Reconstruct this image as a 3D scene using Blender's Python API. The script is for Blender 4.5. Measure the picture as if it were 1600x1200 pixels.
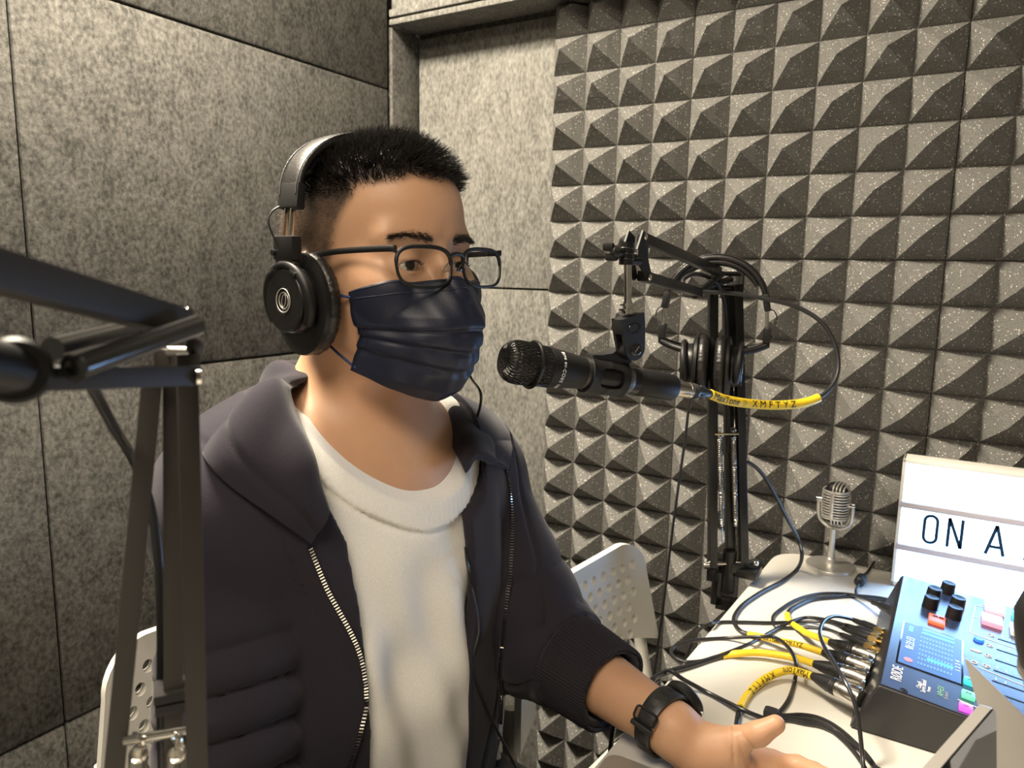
import bpy, bmesh, math, random
import numpy as np
from mathutils import Vector, Matrix
from mathutils.bvhtree import BVHTree
random.seed(7); rng = np.random.default_rng(11)
scn = bpy.context.scene
col = scn.collection
for o in list(bpy.data.objects): bpy.data.objects.remove(o)

# ---------------------------------------------------------------- camera
HC = 1.205                       # eye height of the photographer's phone
PITCH, ROLL, YAW = 8.8, 1.07, 31.2
_p, _r, _y = map(math.radians, (PITCH, ROLL, YAW))
FWD = np.array([-math.sin(_y)*math.cos(_p), math.cos(_y)*math.cos(_p), -math.sin(_p)])
_r0 = np.array([math.cos(_y), math.sin(_y), 0.0]); _u0 = np.cross(_r0, FWD)
RGT = _r0*math.cos(_r) + _u0*math.sin(_r); UPV = _u0*math.cos(_r) - _r0*math.sin(_r)
FH = np.array([-_r0[1], _r0[0], 0.0])            # horizontal view direction
FPX = 26/36*1600
CAM = np.array([0, 0, HC])
cd = bpy.data.cameras.new('camera'); cam = bpy.data.objects.new('camera', cd); col.objects.link(cam)
cd.lens = 26; cd.sensor_width = 36; cd.clip_start = .02
cam.matrix_world = Matrix(((RGT[0], UPV[0], -FWD[0], 0), (RGT[1], UPV[1], -FWD[1], 0), (RGT[2], UPV[2], -FWD[2], HC), (0, 0, 0, 1)))
cd.dof.use_dof = True; cd.dof.focus_distance = .72; cd.dof.aperture_fstop = 11
scn.camera = cam

# ---------------------------------------------------------------- world, exposure, room light
scn.view_settings.view_transform = 'Standard'; scn.view_settings.look = 'None'
scn.view_settings.gamma = 1; scn.view_settings.use_curve_mapping = False
scn.view_settings.exposure = 0.42
w = bpy.data.worlds.new('world'); scn.world = w; w.use_nodes = True
w.node_tree.nodes['Background'].inputs[0].default_value = (1, .88, .7, 1)
w.node_tree.nodes['Background'].inputs[1].default_value = 0.0

def area(name, loc, size, power, color, rot=(0, 0, 0), sy=None, spread=None):
    l = bpy.data.lights.new(name, 'AREA'); l.energy = power; l.color = color; l.size = size
    if sy: l.shape = 'RECTANGLE'; l.size_y = sy
    if spread: l.spread = spread
    o = bpy.data.objects.new(name, l); o.location = loc; o.rotation_euler = rot; col.objects.link(o)
    return o
LAMP = (-.93, .46, 2.17)
area('ceiling_lamp_light', LAMP, .30, 56, (1, .88, .70), sy=.34)
FILL_LAMP = (-.10, -.45, 2.17)
area('added_fill_light', FILL_LAMP, .60, 11, (1, .87, .70), sy=.60)  # added soft fill that brightens the face and shirt

# ---------------------------------------------------------------- pixel -> point helpers
def ray(x, y): return RGT*(x-800)/FPX - UPV*(y-600)/FPX + FWD
def Kv(x, y, v):
    d = ray(x, y); return CAM + d*(v/(d@FH))
def Kax(x, y, ax, val):
    d = ray(x, y); return CAM + d*((val-CAM[ax])/d[ax])
# person frame: x forward, y to his left
PA = math.radians(50)
PF = math.sin(PA)*_r0 - math.cos(PA)*FH; PL = math.cos(PA)*_r0 + math.sin(PA)*FH
PO = -.135*_r0 + .745*FH
def loc(p):
    q = np.asarray(p)-PO; return np.array([q@PF, q@PL, p[2]])
def L(x, y, v): return loc(Kv(x, y, v))
def P2W(p): return PO + PF*p[0] + PL*p[1] + np.array([0, 0, p[2]])

# ---------------------------------------------------------------- materials
def nt(name):
    m = bpy.data.materials.new(name); m.use_nodes = True
    return m, m.node_tree.nodes, m.node_tree.links, m.node_tree.nodes['Principled BSDF']
def mat(name, c, rough=.5, metal=0, spec=.5, bump=0, bscale=200, coat=0, sss=0, emit=None, es=0, sheen=0):
    m, n, l, b = nt(name)
    b.inputs['Base Color'].default_value = (*c, 1); b.inputs['Roughness'].default_value = rough
    b.inputs['Metallic'].default_value = metal; b.inputs['Specular IOR Level'].default_value = spec
    if coat: b.inputs['Coat Weight'].default_value = coat; b.inputs['Coat Roughness'].default_value = .15
    if sheen: b.inputs['Sheen Weight'].default_value = sheen; b.inputs['Sheen Roughness'].default_value = .5
    if sss:
        b.inputs['Subsurface Weight'].default_value = sss; b.inputs['Subsurface Scale'].default_value = .01
        b.inputs['Subsurface Radius'].default_value = (1, .35, .2)
    if emit: b.inputs['Emission Color'].default_value = (*emit, 1); b.inputs['Emission Strength'].default_value = es
    if bump:
        t = n.new('ShaderNodeTexCoord'); x = n.new('ShaderNodeTexNoise'); x.inputs['Scale'].default_value = bscale
        x.inputs['Detail'].default_value = 4; u = n.new('ShaderNodeBump'); u.inputs['Strength'].default_value = bump
        u.inputs['Distance'].default_value = .002
        l.new(t.outputs['Object'], x.inputs['Vector']); l.new(x.outputs['Fac'], u.inputs['Height']); l.new(u.outputs[0], b.inputs['Normal'])
    return m
def felt(name, c0, c1, stretch=(1, 1, 1), scale=130):
    m, n, l, b = nt(name)
    t = n.new('ShaderNodeTexCoord'); mp = n.new('ShaderNodeMapping'); mp.inputs['Scale'].default_value = stretch
    a = n.new('ShaderNodeTexNoise'); a.inputs['Scale'].default_value = scale; a.inputs['Detail'].default_value = 5; a.inputs['Roughness'].default_value = .65
    a2 = n.new('ShaderNodeTexNoise'); a2.inputs['Scale'].default_value = scale*.22; a2.inputs['Detail'].default_value = 3
    a3 = n.new('ShaderNodeTexNoise'); a3.inputs['Scale'].default_value = 3.5; a3.inputs['Detail'].default_value = 2
    mx = n.new('ShaderNodeMath'); mx.operation = 'MULTIPLY_ADD'; mx.inputs[1].default_value = .35
    mx3 = n.new('ShaderNodeMath'); mx3.operation = 'MULTIPLY_ADD'; mx3.inputs[1].default_value = .14
    r = n.new('ShaderNodeValToRGB'); r.color_ramp.elements[0].position = .55; r.color_ramp.elements[1].position = .92
    r.color_ramp.elements[0].color = (*c0, 1); r.color_ramp.elements[1].color = (*c1, 1)
    bu = n.new('ShaderNodeBump'); bu.inputs['Strength'].default_value = .5; bu.inputs['Distance'].default_value = .0015
    l.new(t.outputs['Object'], mp.inputs[0])
    for q in (a, a2, a3): l.new(mp.outputs[0], q.inputs['Vector'])
    l.new(a2.outputs['Fac'], mx.inputs[0]); l.new(a.outputs['Fac'], mx.inputs[2])
    l.new(a3.outputs['Fac'], mx3.inputs[0]); l.new(mx.outputs[0], mx3.inputs[2])
    l.new(mx3.outputs[0], r.inputs[0]); l.new(r.outputs[0], b.inputs['Base Color'])
    l.new(a.outputs['Fac'], bu.inputs['Height']); l.new(bu.outputs[0], b.inputs['Normal'])
    b.inputs['Roughness'].default_value = .95; b.inputs['Specular IOR Level'].default_value = .15
    return m
def foam_mat():
    m, n, l, b = nt('foam_charcoal')
    t = n.new('ShaderNodeTexCoord')
    v = n.new('ShaderNodeTexVoronoi'); v.inputs['Scale'].default_value = 330
    th = n.new('ShaderNodeMath'); th.operation = 'LESS_THAN'; th.inputs[1].default_value = .30
    sep = n.new('ShaderNodeSeparateColor')
    th2 = n.new('ShaderNodeMath'); th2.operation = 'GREATER_THAN'; th2.inputs[1].default_value = .86
    mul = n.new('ShaderNodeMath'); mul.operation = 'MULTIPLY'
    a = n.new('ShaderNodeTexNoise'); a.inputs['Scale'].default_value = 420; a.inputs['Detail'].default_value = 3
    r = n.new('ShaderNodeValToRGB'); r.color_ramp.elements[0].position = .3; r.color_ramp.elements[1].position = .75
    r.color_ramp.elements[0].color = (.098, .096, .090, 1); r.color_ramp.elements[1].color = (.218, .212, .196, 1)
    mix = n.new('ShaderNodeMix'); mix.data_type = 'RGBA'
    mix.inputs[7].default_value = (.80, .78, .73, 1)  # pale specks: glints of the open foam cells painted into the colour
    bu = n.new('ShaderNodeBump'); bu.inputs['Strength'].default_value = .35; bu.inputs['Distance'].default_value = .0012
    for q in (v, a): l.new(t.outputs['Object'], q.inputs['Vector'])
    l.new(v.outputs['Distance'], th.inputs[0]); l.new(v.outputs['Color'], sep.inputs[0]); l.new(sep.outputs[0], th2.inputs[0])
    l.new(th.outputs[0], mul.inputs[0]); l.new(th2.outputs[0], mul.inputs[1])
    l.new(a.outputs['Fac'], r.inputs[0]); l.new(mul.outputs[0], mix.inputs[0]); l.new(r.outputs[0], mix.inputs[6]); l.new(mix.outputs[2], b.inputs['Base Color'])
    l.new(a.outputs['Fac'], bu.inputs['Height']); l.new(bu.outputs[0], b.inputs['Normal'])
    b.inputs['Roughness'].default_value = .75; b.inputs['Specular IOR Level'].default_value = .3
    return m
M = dict(
    felt_left=felt('felt_grey_left', (.042, .041, .037), (.148, .143, .131), (1, 1, .75), 165),
    felt_back=felt('felt_grey_back', (.098, .096, .088), (.255, .25, .228), (1, 1, .5), 175),
    felt_dark=felt('felt_dark', (.06, .06, .055), (.15, .145, .135)),
    foam=foam_mat(),
    carpet=mat('carpet', (.05, .047, .042), .95, bump=.6, bscale=300),
    ceiling=mat('ceiling_board', (.24, .23, .21), .9),
    white=mat('white_laminate', (.62, .60, .55), .36),
    edge=mat('table_edge_band', (.03, .03, .03), .5),
    plastic_white=mat('white_plastic', (.78, .76, .70), .42),
    metal_white=mat('white_painted_tube', (.62, .60, .54), .4),
    black_paint=mat('black_powder_coat', (.010, .0095, .009), .30, spec=.45),
    black_plastic=mat('black_plastic', (.009, .009, .009), .34, spec=.4),
    black_gloss=mat('black_gloss', (.01, .01, .011), .12, coat=.6),
    black_matte=mat('black_matte_plastic', (.009, .009, .0095), .48, spec=.35),
    rubber=mat('black_rubber', (.020, .020, .021), .42),
    silver=mat('satin_silver', (.80, .78, .73), .36, .75),
    cable=mat('black_cable_jacket', (.018, .018, .02), .32, spec=.6),
    leather=mat('black_leatherette', (.012, .011, .011), .36, bump=.22, bscale=700),
    chrome=mat('chrome', (.75, .73, .68), .14, 1),
    steel=mat('brushed_steel', (.55, .53, .50), .32, 1),
    nickel=mat('nickel_shell', (.62, .59, .53), .27, 1),
    gold=mat('gold_plated', (.85, .60, .24), .28, 1),
    yellow=mat('yellow_heat_shrink', (.88, .62, .03), .42),
    ink=mat('black_ink', (.01, .01, .012), .6),
    white_ink=mat('white_print', (.85, .85, .85), .5),
    grey_ink=mat('grey_print', (.35, .36, .38), .5),
    alu=mat('silver_aluminium', (.50, .48, .45), .42, .6),
)

# ---------------------------------------------------------------- objects
def tag(o, label=None, cat=None, group=None, kind=None):
    if label: o['label'] = label
    if cat: o['category'] = cat
    if group: o['group'] = group
    if kind: o['kind'] = kind
    return o
def thing(name, label, cat, at=(0, 0, 0), group=None, rz=0):
    o = bpy.data.objects.new(name, None); col.objects.link(o); o.location = at; o.rotation_euler = (0, 0, rz)
    o.empty_display_size = .05
    return tag(o, label, cat, group)
def link(name, V, Fc, m, parent=None, smooth=True, mats=None, fm=None):
    """one mesh object; verts given in world space (or parent's local space when the parent is the person)"""
    V = np.asarray(V, float)
    if parent is not None and not parent.get('_local'):
        p = parent; off = np.zeros(3)
        while p is not None: off += np.array(p.location); p = p.parent
        V = V - off
    me = bpy.data.meshes.new(name)
    me.from_pydata(V.tolist(), [], [tuple(int(i) for i in f) for f in Fc]); me.update()
    if smooth: me.polygons.foreach_set('use_smooth', [True]*len(me.polygons))
    for k in (mats or [m]): me.materials.append(k)
    if fm is not None: me.polygons.foreach_set('material_index', fm)
    o = bpy.data.objects.new(name, me); col.objects.link(o)
    if parent is not None: o.parent = parent
    return o
def sharp(o, ang=35):
    bm = bmesh.new(); bm.from_mesh(o.data)
    bmesh.ops.recalc_face_normals(bm, faces=bm.faces)
    for e in bm.edges:
        if len(e.link_faces) == 2: e.smooth = e.calc_face_angle(0) < math.radians(ang)
    bm.to_mesh(o.data); bm.free(); return o
def nrm(v):
    v = np.asarray(v, float); return v/(np.linalg.norm(v)+1e-12)
def frame(z, up=(0, 0, 1)):
    z = nrm(z); x = np.cross(up, z)
    if np.linalg.norm(x) < 1e-4: x = np.cross((0, 1, 0), z)
    x = nrm(x); return x, np.cross(z, x), z
class MB:
    def __init__(s): s.v = []; s.f = []; s.n = 0
    def add(s, V, Fc):
        V = np.asarray(V, float); s.v.append(V); s.f += [tuple(i+s.n for i in f) for f in Fc]; s.n += len(V); return s
    def box(s, c, size, R=None, bev=0.0):
        c = np.asarray(c, float); h = np.asarray(size, float)/2
        b = min(bev, h.min()*.98)
        if b <= 0:
            V = np.array([[x, y, z] for x in (-1, 1) for y in (-1, 1) for z in (-1, 1)])*h
            Fc = [(0, 1, 3, 2), (4, 6, 7, 5), (0, 4, 5, 1), (2, 3, 7, 6), (0, 2, 6, 4), (1, 5, 7, 3)]
        else:
            bm = bmesh.new(); bmesh.ops.create_cube(bm, size=1)
            for vv in bm.verts: vv.co = Vector((vv.co.x*2*h[0], vv.co.y*2*h[1], vv.co.z*2*h[2]))
            bmesh.ops.bevel(bm, geom=list(bm.edges), offset=b, segments=2, affect='EDGES', profile=.6)
            V = np.array([vv.co[:] for vv in bm.verts]); Fc = [tuple(q.index for q in fc.verts) for fc in bm.faces]; bm.free()
        if R is not None: V = V@np.asarray(R).T
        return s.add(V+c, Fc)
    def bar(s, p0, p1, w, h, up=(0, 0, 1), bev=.001):
        p0 = np.asarray(p0, float); p1 = np.asarray(p1, float); x, y, z = frame(p1-p0, up)
        return s.box((p0+p1)/2, (w, h, np.linalg.norm(p1-p0)), np.array([x, y, z]).T, bev)
    def tube(s, pts, r, n=12, cap=True, closed=False, flat=None):
        pts = np.asarray(pts, float); m = len(pts); r = np.broadcast_to(np.asarray(r, float), (m,))
        T = np.roll(pts, -1, 0)-np.roll(pts, 1, 0) if closed else np.gradient(pts, axis=0)
        T = T/(np.linalg.norm(T, axis=1, keepdims=True)+1e-12)
        x, y, _ = frame(T[0]); V = []
        a = np.arange(n)*2*math.pi/n
        for i in range(m):
            x = nrm(x-T[i]*(x@T[i])); y = np.cross(T[i], x)
            k = flat if flat else 1
            V.append(pts[i]+r[i]*(np.outer(np.cos(a), x)+k*np.outer(np.sin(a), y)))
        V = np.concatenate(V); Fc = []
        for i in range(m if closed else m-1):
            j = (i+1) % m
            for q in range(n): Fc.append((i*n+q, i*n+(q+1) % n, j*n+(q+1) % n, j*n+q))
        if cap and not closed: Fc.append(tuple(range(n))[::-1]); Fc.append(tuple((m-1)*n+q for q in range(n)))
        return s.add(V, Fc)
    def lathe(s, c, axis, prof, n=40, up=(0, 0, 1), sx=1, sy=1, R=None):
        """prof: list of (radius, height along axis)"""
        x, y, z = frame(axis, up) if R is None else R
        a = np.arange(n)*2*math.pi/n; V = []; Fc = []
        ring = sx*np.outer(np.cos(a), x)+sy*np.outer(np.sin(a), y)
        for rr, hh in prof: V.append(np.asarray(c)+ring*max(rr, 1e-5)+z*hh)
        for i in range(len(prof)-1):
            for q in range(n): Fc.append((i*n+q, i*n+(q+1) % n, (i+1)*n+(q+1) % n, (i+1)*n+q))
        Fc.append(tuple(range(n))[::-1]); Fc.append(tuple((len(prof)-1)*n+q for q in range(n)))
        return s.add(np.concatenate(V), Fc)
    def torus(s, c, axis, R_, r, n=40, m=12, sx=1, sy=1, fr=None):
        x, y, z = frame(axis) if fr is None else fr
        a = np.arange(n)*2*math.pi/n
        return s.tube(np.asarray(c)+R_*(sx*np.outer(np.cos(a), x)+sy*np.outer(np.sin(a), y)), r, m, closed=True)
    def ball(s, c, r, n=20, R=None):
        r = np.broadcast_to(r, (3,)); V = []; Fc = []; m = n//2
        for i in range(1, m):
            t = math.pi*i/m
            for q in range(n):
                p = 2*math.pi*q/n; V.append((math.sin(t)*math.cos(p), math.sin(t)*math.sin(p), math.cos(t)))
        V.append((0, 0, 1)); V.append((0, 0, -1)); k = (m-1)*n
        for i in range(m-2):
            for q in range(n): Fc.append((i*n+q, (i+1)*n+q, (i+1)*n+(q+1) % n, i*n+(q+1) % n))
        for q in range(n): Fc.append((k, q, (q+1) % n)); Fc.append((k+1, (m-2)*n+(q+1) % n, (m-2)*n+q))
        V = np.array(V)*r
        if R is not None: V = V@np.asarray(R).T
        return s.add(V+np.asarray(c), Fc)
    def prism(s, poly, z0, z1, fr=None, o=(0, 0, 0)):
        """polygon in x,y extruded z0..z1, optional frame (x,y,z vectors) and origin"""
        poly = np.asarray(poly, float); n = len(poly)
        V = np.concatenate([np.c_[poly, np.full(n, z0)], np.c_[poly, np.full(n, z1)]])
        if fr is not None: V = V@np.array(fr)
        Fc = [tuple(range(n))[::-1], tuple(range(n, 2*n))]+[(i, (i+1) % n, n+(i+1) % n, n+i) for i in range(n)]
        return s.add(V+np.asarray(o), Fc)
    def go(s, name, m, parent=None, smooth=True, ang=35):
        o = link(name, np.concatenate(s.v), s.f, m, parent, smooth)
        sharp(o, ang)
        return o
def cr(pts, n=10, closed=False):
    """Catmull-Rom through pts"""
    P = np.asarray(pts, float); m = len(P); out = []
    rngi = range(m) if closed else range(m-1)
    for i in rngi:
        if closed: a, b, c, d = P[(i-1) % m], P[i], P[(i+1) % m], P[(i+2) % m]
        else: a, b, c, d = P[max(i-1, 0)], P[i], P[i+1], P[min(i+2, m-1)]
        for t in np.arange(n)/n:
            out.append(.5*((2*b)+(-a+c)*t+(2*a-5*b+4*c-d)*t*t+(-a+3*b-3*c+d)*t**3))
    if not closed: out.append(P[-1])
    return np.array(out)
def text_geo(s, size, extrude=.0002, sx=1.0, align='CENTER', space=1.0):
    cu = bpy.data.curves.new('t', 'FONT'); cu.body = s; cu.size = size; cu.extrude = extrude; cu.align_x = align; cu.align_y = 'CENTER'; cu.resolution_u = 4
    cu.space_character = space
    o = bpy.data.objects.new('t', cu); col.objects.link(o); bpy.context.view_layer.update()
    me = o.to_mesh(); V = np.array([v.co[:] for v in me.vertices]).reshape(-1, 3); Fc = [tuple(p.vertices) for p in me.polygons]
    o.to_mesh_clear(); bpy.data.objects.remove(o); bpy.data.curves.remove(cu)
    V[:, 0] *= sx
    return V, Fc
def refine(V, Fc, step):
    bm = bmesh.new(); vs = [bm.verts.new(v) for v in V]
    for f in Fc:
        try: bm.faces.new([vs[i] for i in f])
        except ValueError: pass
    bmesh.ops.triangulate(bm, faces=bm.faces)
    for _ in range(4):
        es = [e for e in bm.edges if e.calc_length() > step]
        if not es: break
        bmesh.ops.subdivide_edges(bm, edges=es, cuts=1); bmesh.ops.triangulate(bm, faces=bm.faces)
    bm.verts.index_update()
    V = np.array([v.co[:] for v in bm.verts]); Fc = [tuple(v.index for v in f.verts) for f in bm.faces]; bm.free()
    return V, Fc
def put_text(name, s, size, o, X, Y, m, parent, extrude=.0002, sx=1.0, space=1.0):
    V, Fc = text_geo(s, size, extrude, sx, space=space)
    X = nrm(X); Y = nrm(Y); Z = np.cross(X, Y)
    return link(name, np.asarray(o)+V@np.array([X, Y, Z]), Fc, m, parent, False)

# ---------------------------------------------------------------- signed distance modelling
def rc(p, a, b, ra, rb):
    a = np.asarray(a, float); b = np.asarray(b, float); ab = b-a
    t = np.clip(((p-a)@ab)/(ab@ab), 0, 1)
    return np.linalg.norm(p-a-t[:, None]*ab, axis=1)-(ra+(rb-ra)*t)
def ell(p, c, r, R=None):
    q = p-np.asarray(c, float)
    if R is not None: q = q@R
    r = np.asarray(r, float); k0 = np.linalg.norm(q/r, axis=1); k1 = np.linalg.norm(q/r**2, axis=1)+1e-9
    return k0*(k0-1)/k1
def smin(a, b, k):
    h = np.clip(.5+.5*(b-a)/k, 0, 1); return b+(a-b)*h-k*h*(1-h)
def smax(a, b, k): return -smin(-a, -b, k)
def sst(a, b, x):
    t = np.clip((x-a)/(b-a), 0, 1); return t*t*(3-2*t)
def sdf_mesh(fn, lo, hi, h, lip=1.0):
    lo = np.asarray(lo, float); hi = np.asarray(hi, float); B = 12
    nb = np.ceil((hi-lo)/h/B).astype(int)+1; n = nb*B
    G = np.empty(n, np.float32)
    ci = np.stack(np.meshgrid(*[np.arange(k) for k in nb], indexing='ij'), -1).reshape(-1, 3)
    cc = lo+(ci*B+(B-1)/2)*h
    d = np.concatenate([fn(cc[i:i+60000]) for i in range(0, len(cc), 60000)])
    rad = (B*h)*.87*1.25*lip
    loc_ = np.stack(np.meshgrid(*[np.arange(B)]*3, indexing='ij'), -1).reshape(-1, 3)
    act = np.abs(d) < rad+.004
    for i in np.where(~act)[0]:
        a, b, c = ci[i]*B; G[a:a+B, b:b+B, c:c+B] = d[i]
    ai = np.where(act)[0]
    for s in range(0, len(ai), 40):
        ch = ai[s:s+40]
        pts = lo+(ci[ch][:, None, :]*B+loc_[None])*h
        dv = fn(pts.reshape(-1, 3)).reshape(len(ch), B, B, B)
        for k, i in enumerate(ch):
            a, b, c = ci[i]*B; G[a:a+B, b:b+B, c:c+B] = dv[k]
    S = G < 0
    c8 = [S[i:n[0]-1+i, j:n[1]-1+j, k:n[2]-1+k] for i in (0, 1) for j in (0, 1) for k in (0, 1)]
    anyy = np.logical_or.reduce(c8); alll = np.logical_and.reduce(c8)
    cells = np.argwhere(anyy & ~alll)
    idx = -np.ones(tuple(np.array(S.shape)-1), np.int64); idx[cells[:, 0], cells[:, 1], cells[:, 2]] = np.arange(len(cells))
    off = np.array([(i, j, k) for i in (0, 1) for j in (0, 1) for k in (0, 1)])
    val = np.stack([G[cells[:, 0]+o[0], cells[:, 1]+o[1], cells[:, 2]+o[2]] for o in off], 1).astype(float)
    acc = np.zeros((len(cells), 3)); cnt = np.zeros(len(cells))
    for a in range(8):
        for b in range(a+1, 8):
            if np.abs(off[a]-off[b]).sum() != 1: continue
            va, vb = val[:, a], val[:, b]; mk = (va < 0) != (vb < 0)
            t = np.where(mk, va/(va-vb+1e-20), 0)
            acc += np.where(mk[:, None], off[a]+(off[b]-off[a])*t[:, None], 0); cnt += mk
    V = lo+(cells+acc/np.maximum(cnt, 1)[:, None])*h
    Fs = []
    for ax in range(3):
        o1, o2 = [(1, 2), (2, 0), (0, 1)][ax]
        sl0 = [slice(None)]*3; sl1 = [slice(None)]*3; sl0[ax] = slice(0, -1); sl1[ax] = slice(1, None)
        s0 = S[tuple(sl0)]; s1 = S[tuple(sl1)]
        for flip, E_ in ((False, s0 & ~s1), (True, ~s0 & s1)):
            e = np.argwhere(E_); e = e[(e[:, o1] > 0) & (e[:, o2] > 0) & (e[:, o1] < S.shape[o1]-1) & (e[:, o2] < S.shape[o2]-1)]
            u = np.zeros(3, int); u[o1] = 1; w_ = np.zeros(3, int); w_[o2] = 1
            q = np.stack([idx[tuple((e-k).T)] for k in (u+w_, w_, np.zeros(3, int), u)], 1)
            Fs.append(q[:, ::-1] if flip else q)
    Fq = np.concatenate(Fs); Fq = Fq[(Fq >= 0).all(1)]
    return V, Fq
# ================================================================ the room
XL, YB, YF = -1.0925, 1.37, 1.274        # left wall, back wall, front face of the beam
XR, YR, ZC = 1.35, -1.25, 2.20
def slab(name, c, s, m): return tag(MB().box(c, s).go(name, m, smooth=False), kind='structure')
slab('floor', ((XL+XR)/2, (YB+YR)/2, -.03), (XR-XL+.5, YB-YR+.5, .06), M['carpet'])
slab('ceiling', ((XL+XR)/2, (YB+YR)/2, ZC+.03), (XR-XL+.5, YB-YR+.5, .06), M['ceiling'])
slab('wall_left', (XL-.0125-.04, (YB+YR)/2, ZC/2), (.08, YB-YR+.2, ZC), M['felt_dark'])
slab('wall_back', ((XL+XR)/2, YB+.012+.04, ZC/2), (XR-XL+.4, .08, ZC), M['felt_dark'])
slab('wall_right', (XR+.04, (YB+YR)/2, ZC/2), (.08, YB-YR+.2, ZC), M['felt_back'])
slab('wall_front', ((XL+XR)/2, YR-.04, ZC/2), (XR-XL+.4, .08, ZC), M['felt_back'])
ZB = 1.708
# boxed beam over the niche, its mitred felt edge, the niche's left cheek
slab('trim_1', ((XL+XR)/2, (YF+.008+YB)/2+.002, (ZB+.006+ZC)/2), (XR-XL-.002, YB-YF-.008, ZC-ZB-.006), M['felt_back'])
b = MB(); b.box(((XL+XR)/2, YF+.004, ZB+.006), (XR-XL-.004, .010, .012), bev=.003); b.box(((XL+XR)/2, YF+.002, ZB+.0235), (XR-XL-.004, .008, .016), bev=.004)
tag(b.go('trim_2', M['felt_back']), kind='structure')
tag(MB().box((XL-.002, (YF+YB)/2+.003, ZB/2+.001), (.014, YB-YF-.006, ZB-.004), bev=.002).go('trim_3', M['felt_left'], smooth=True), kind='structure')
# grey felt panels on the left wall, with bevelled grooves between
yg = [-1.24, -.216, .529, 1.2735]; zg = [0.0, .518, 1.038, 1.580, 2.195]
rown = ['bottom', 'second', 'third', 'top']
for i in range(3):
    for j in range(4):
        c = (XL-.006, (yg[i]+yg[i+1])/2, (zg[j]+zg[j+1])/2)
        where = ['outside the frame', 'left of vertical groove', 'right of vertical groove'][i]
        o = MB().box(c, (.012, yg[i+1]-yg[i]-.0025, zg[j+1]-zg[j]-.0025), bev=.0055).go('felt_panel', M['felt_left'])
        tag(o, f'grey felt panel on left wall, {rown[j]} row, {where}', 'wall panel', 'felt panels on the left wall')
# felt panels on the back wall beside the foam
XFO = -.742
zb = [0.0, .622, 1.164, ZB-.002]
for j in range(3):
    c = ((XL+.004+XFO)/2, YB+.006, (zb[j]+zb[j+1])/2)
    o = MB().box(c, (XFO-XL-.006, .012, zb[j+1]-zb[j]-.004), bev=.003).go('felt_panel', M['felt_back'])
    tag(o, 'light grey felt panel left of the foam, '+['lowest of three', 'middle of three', 'topmost under the beam'][j], 'wall panel', 'felt panels beside the foam')
# pyramid foam tiles: six by six pyramids to a tile
CELL = .071; DEP = .050; ZS = 1.2315
def foam_tile(x0, z0, nx, nz, seed):
    r = np.random.default_rng(seed); V = []; Fc = []; base = .006
    def ring(cx, cz, hx, y): return [(cx-hx, y, cz-hx), (cx+hx, y, cz-hx), (cx+hx, y, cz+hx), (cx-hx, y, cz+hx)]
    for i in range(nx):
        for k in range(nz):
            cx = x0+(i+.5)*CELL; cz = z0+(k+.5)*CELL; n = len(V)
            jx, jz = r.normal(0, .0012, 2)
            V += ring(cx, cz, CELL/2-.0006, YB-base)
            V += ring(cx+jx*.4, cz+jz*.4, CELL*.265, YB-base-DEP*.52+.002)
            V += ring(cx+jx*.8, cz+jz*.8, CELL*.045, YB-DEP-base*.2+.0015)
            V += [(cx+jx, YB-DEP-.0045, cz+jz)]
            for a in range(4):
                b_ = (a+1) % 4
                Fc += [(n+a, n+b_, n+4+b_, n+4+a), (n+4+a, n+4+b_, n+8+b_, n+8+a), (n+8+a, n+8+b_, n+12)]
    n = len(V); x1 = x0+nx*CELL; z1 = z0+nz*CELL; e = .0008
    V += [(x0+e, YB-base+.001, z0+e), (x1-e, YB-base+.001, z0+e), (x1-e, YB-base+.001, z1-e), (x0+e, YB-base+.001, z1-e), (x0+e, YB, z0+e), (x1-e, YB, z0+e), (x1-e, YB, z1-e), (x0+e, YB, z1-e)]
    Fc += [(n, n+1, n+2, n+3), (n+4, n+7, n+6, n+5), (n, n+4, n+5, n+1), (n+1, n+5, n+6, n+2), (n+2, n+6, n+7, n+3), (n+3, n+7, n+4, n)]
    return V, Fc
cols = [(XFO, 4), (XFO+4*CELL, 6), (XFO+10*CELL, 6), (XFO+16*CELL, 6), (XFO+22*CELL, 6)]
rows = [(ZS+6*CELL, 0), (ZS, 6), (ZS-6*CELL, 6), (ZS-12*CELL, 6)]
cn = ['narrow first column beside the grey felt', 'second column from the left', 'third column from the left', 'fourth column, beyond the right edge of the frame', 'fifth column, beyond the right edge of the frame']
rn = ['short strip under the beam', 'upper row behind the boom arm head', 'middle row at headphone height', 'lower row at table height and below']
seed = 1
rows = [(ZS+6*CELL, 1, 'short strip under the beam'), (ZS, 6, 'upper row'), (ZS-6*CELL, 6, 'row below the seam'), (ZS-12*CELL, 6, 'row at table height'), (ZS-17*CELL, 5, 'lowest row by the floor')]
cn = ['first column beside grey felt', 'second column from left', 'third column from left', 'fourth column, right of frame', 'fifth column, right of frame']
for (x0, nx), cname in zip(cols, cn):
    for z0, nz, rname in rows:
        seed += 1
        V, Fc = foam_tile(x0, z0, nx, nz, seed)
        o = link('foam_tile', V, Fc, M['foam'], smooth=False)
        if nz == 1:                              # trimmed to fit under the beam
            bm = bmesh.new(); bm.from_mesh(o.data)
            bmesh.ops.bisect_plane(bm, geom=bm.verts[:]+bm.edges[:]+bm.faces[:], plane_co=(0, 0, ZB-.001), plane_no=(0, 0, 1), clear_outer=True)
            bm.to_mesh(o.data); bm.free()
        tag(o, f'charcoal pyramid foam tile, {rname}, {cname}', 'acoustic foam', 'pyramid foam tiles on the back wall')
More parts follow.
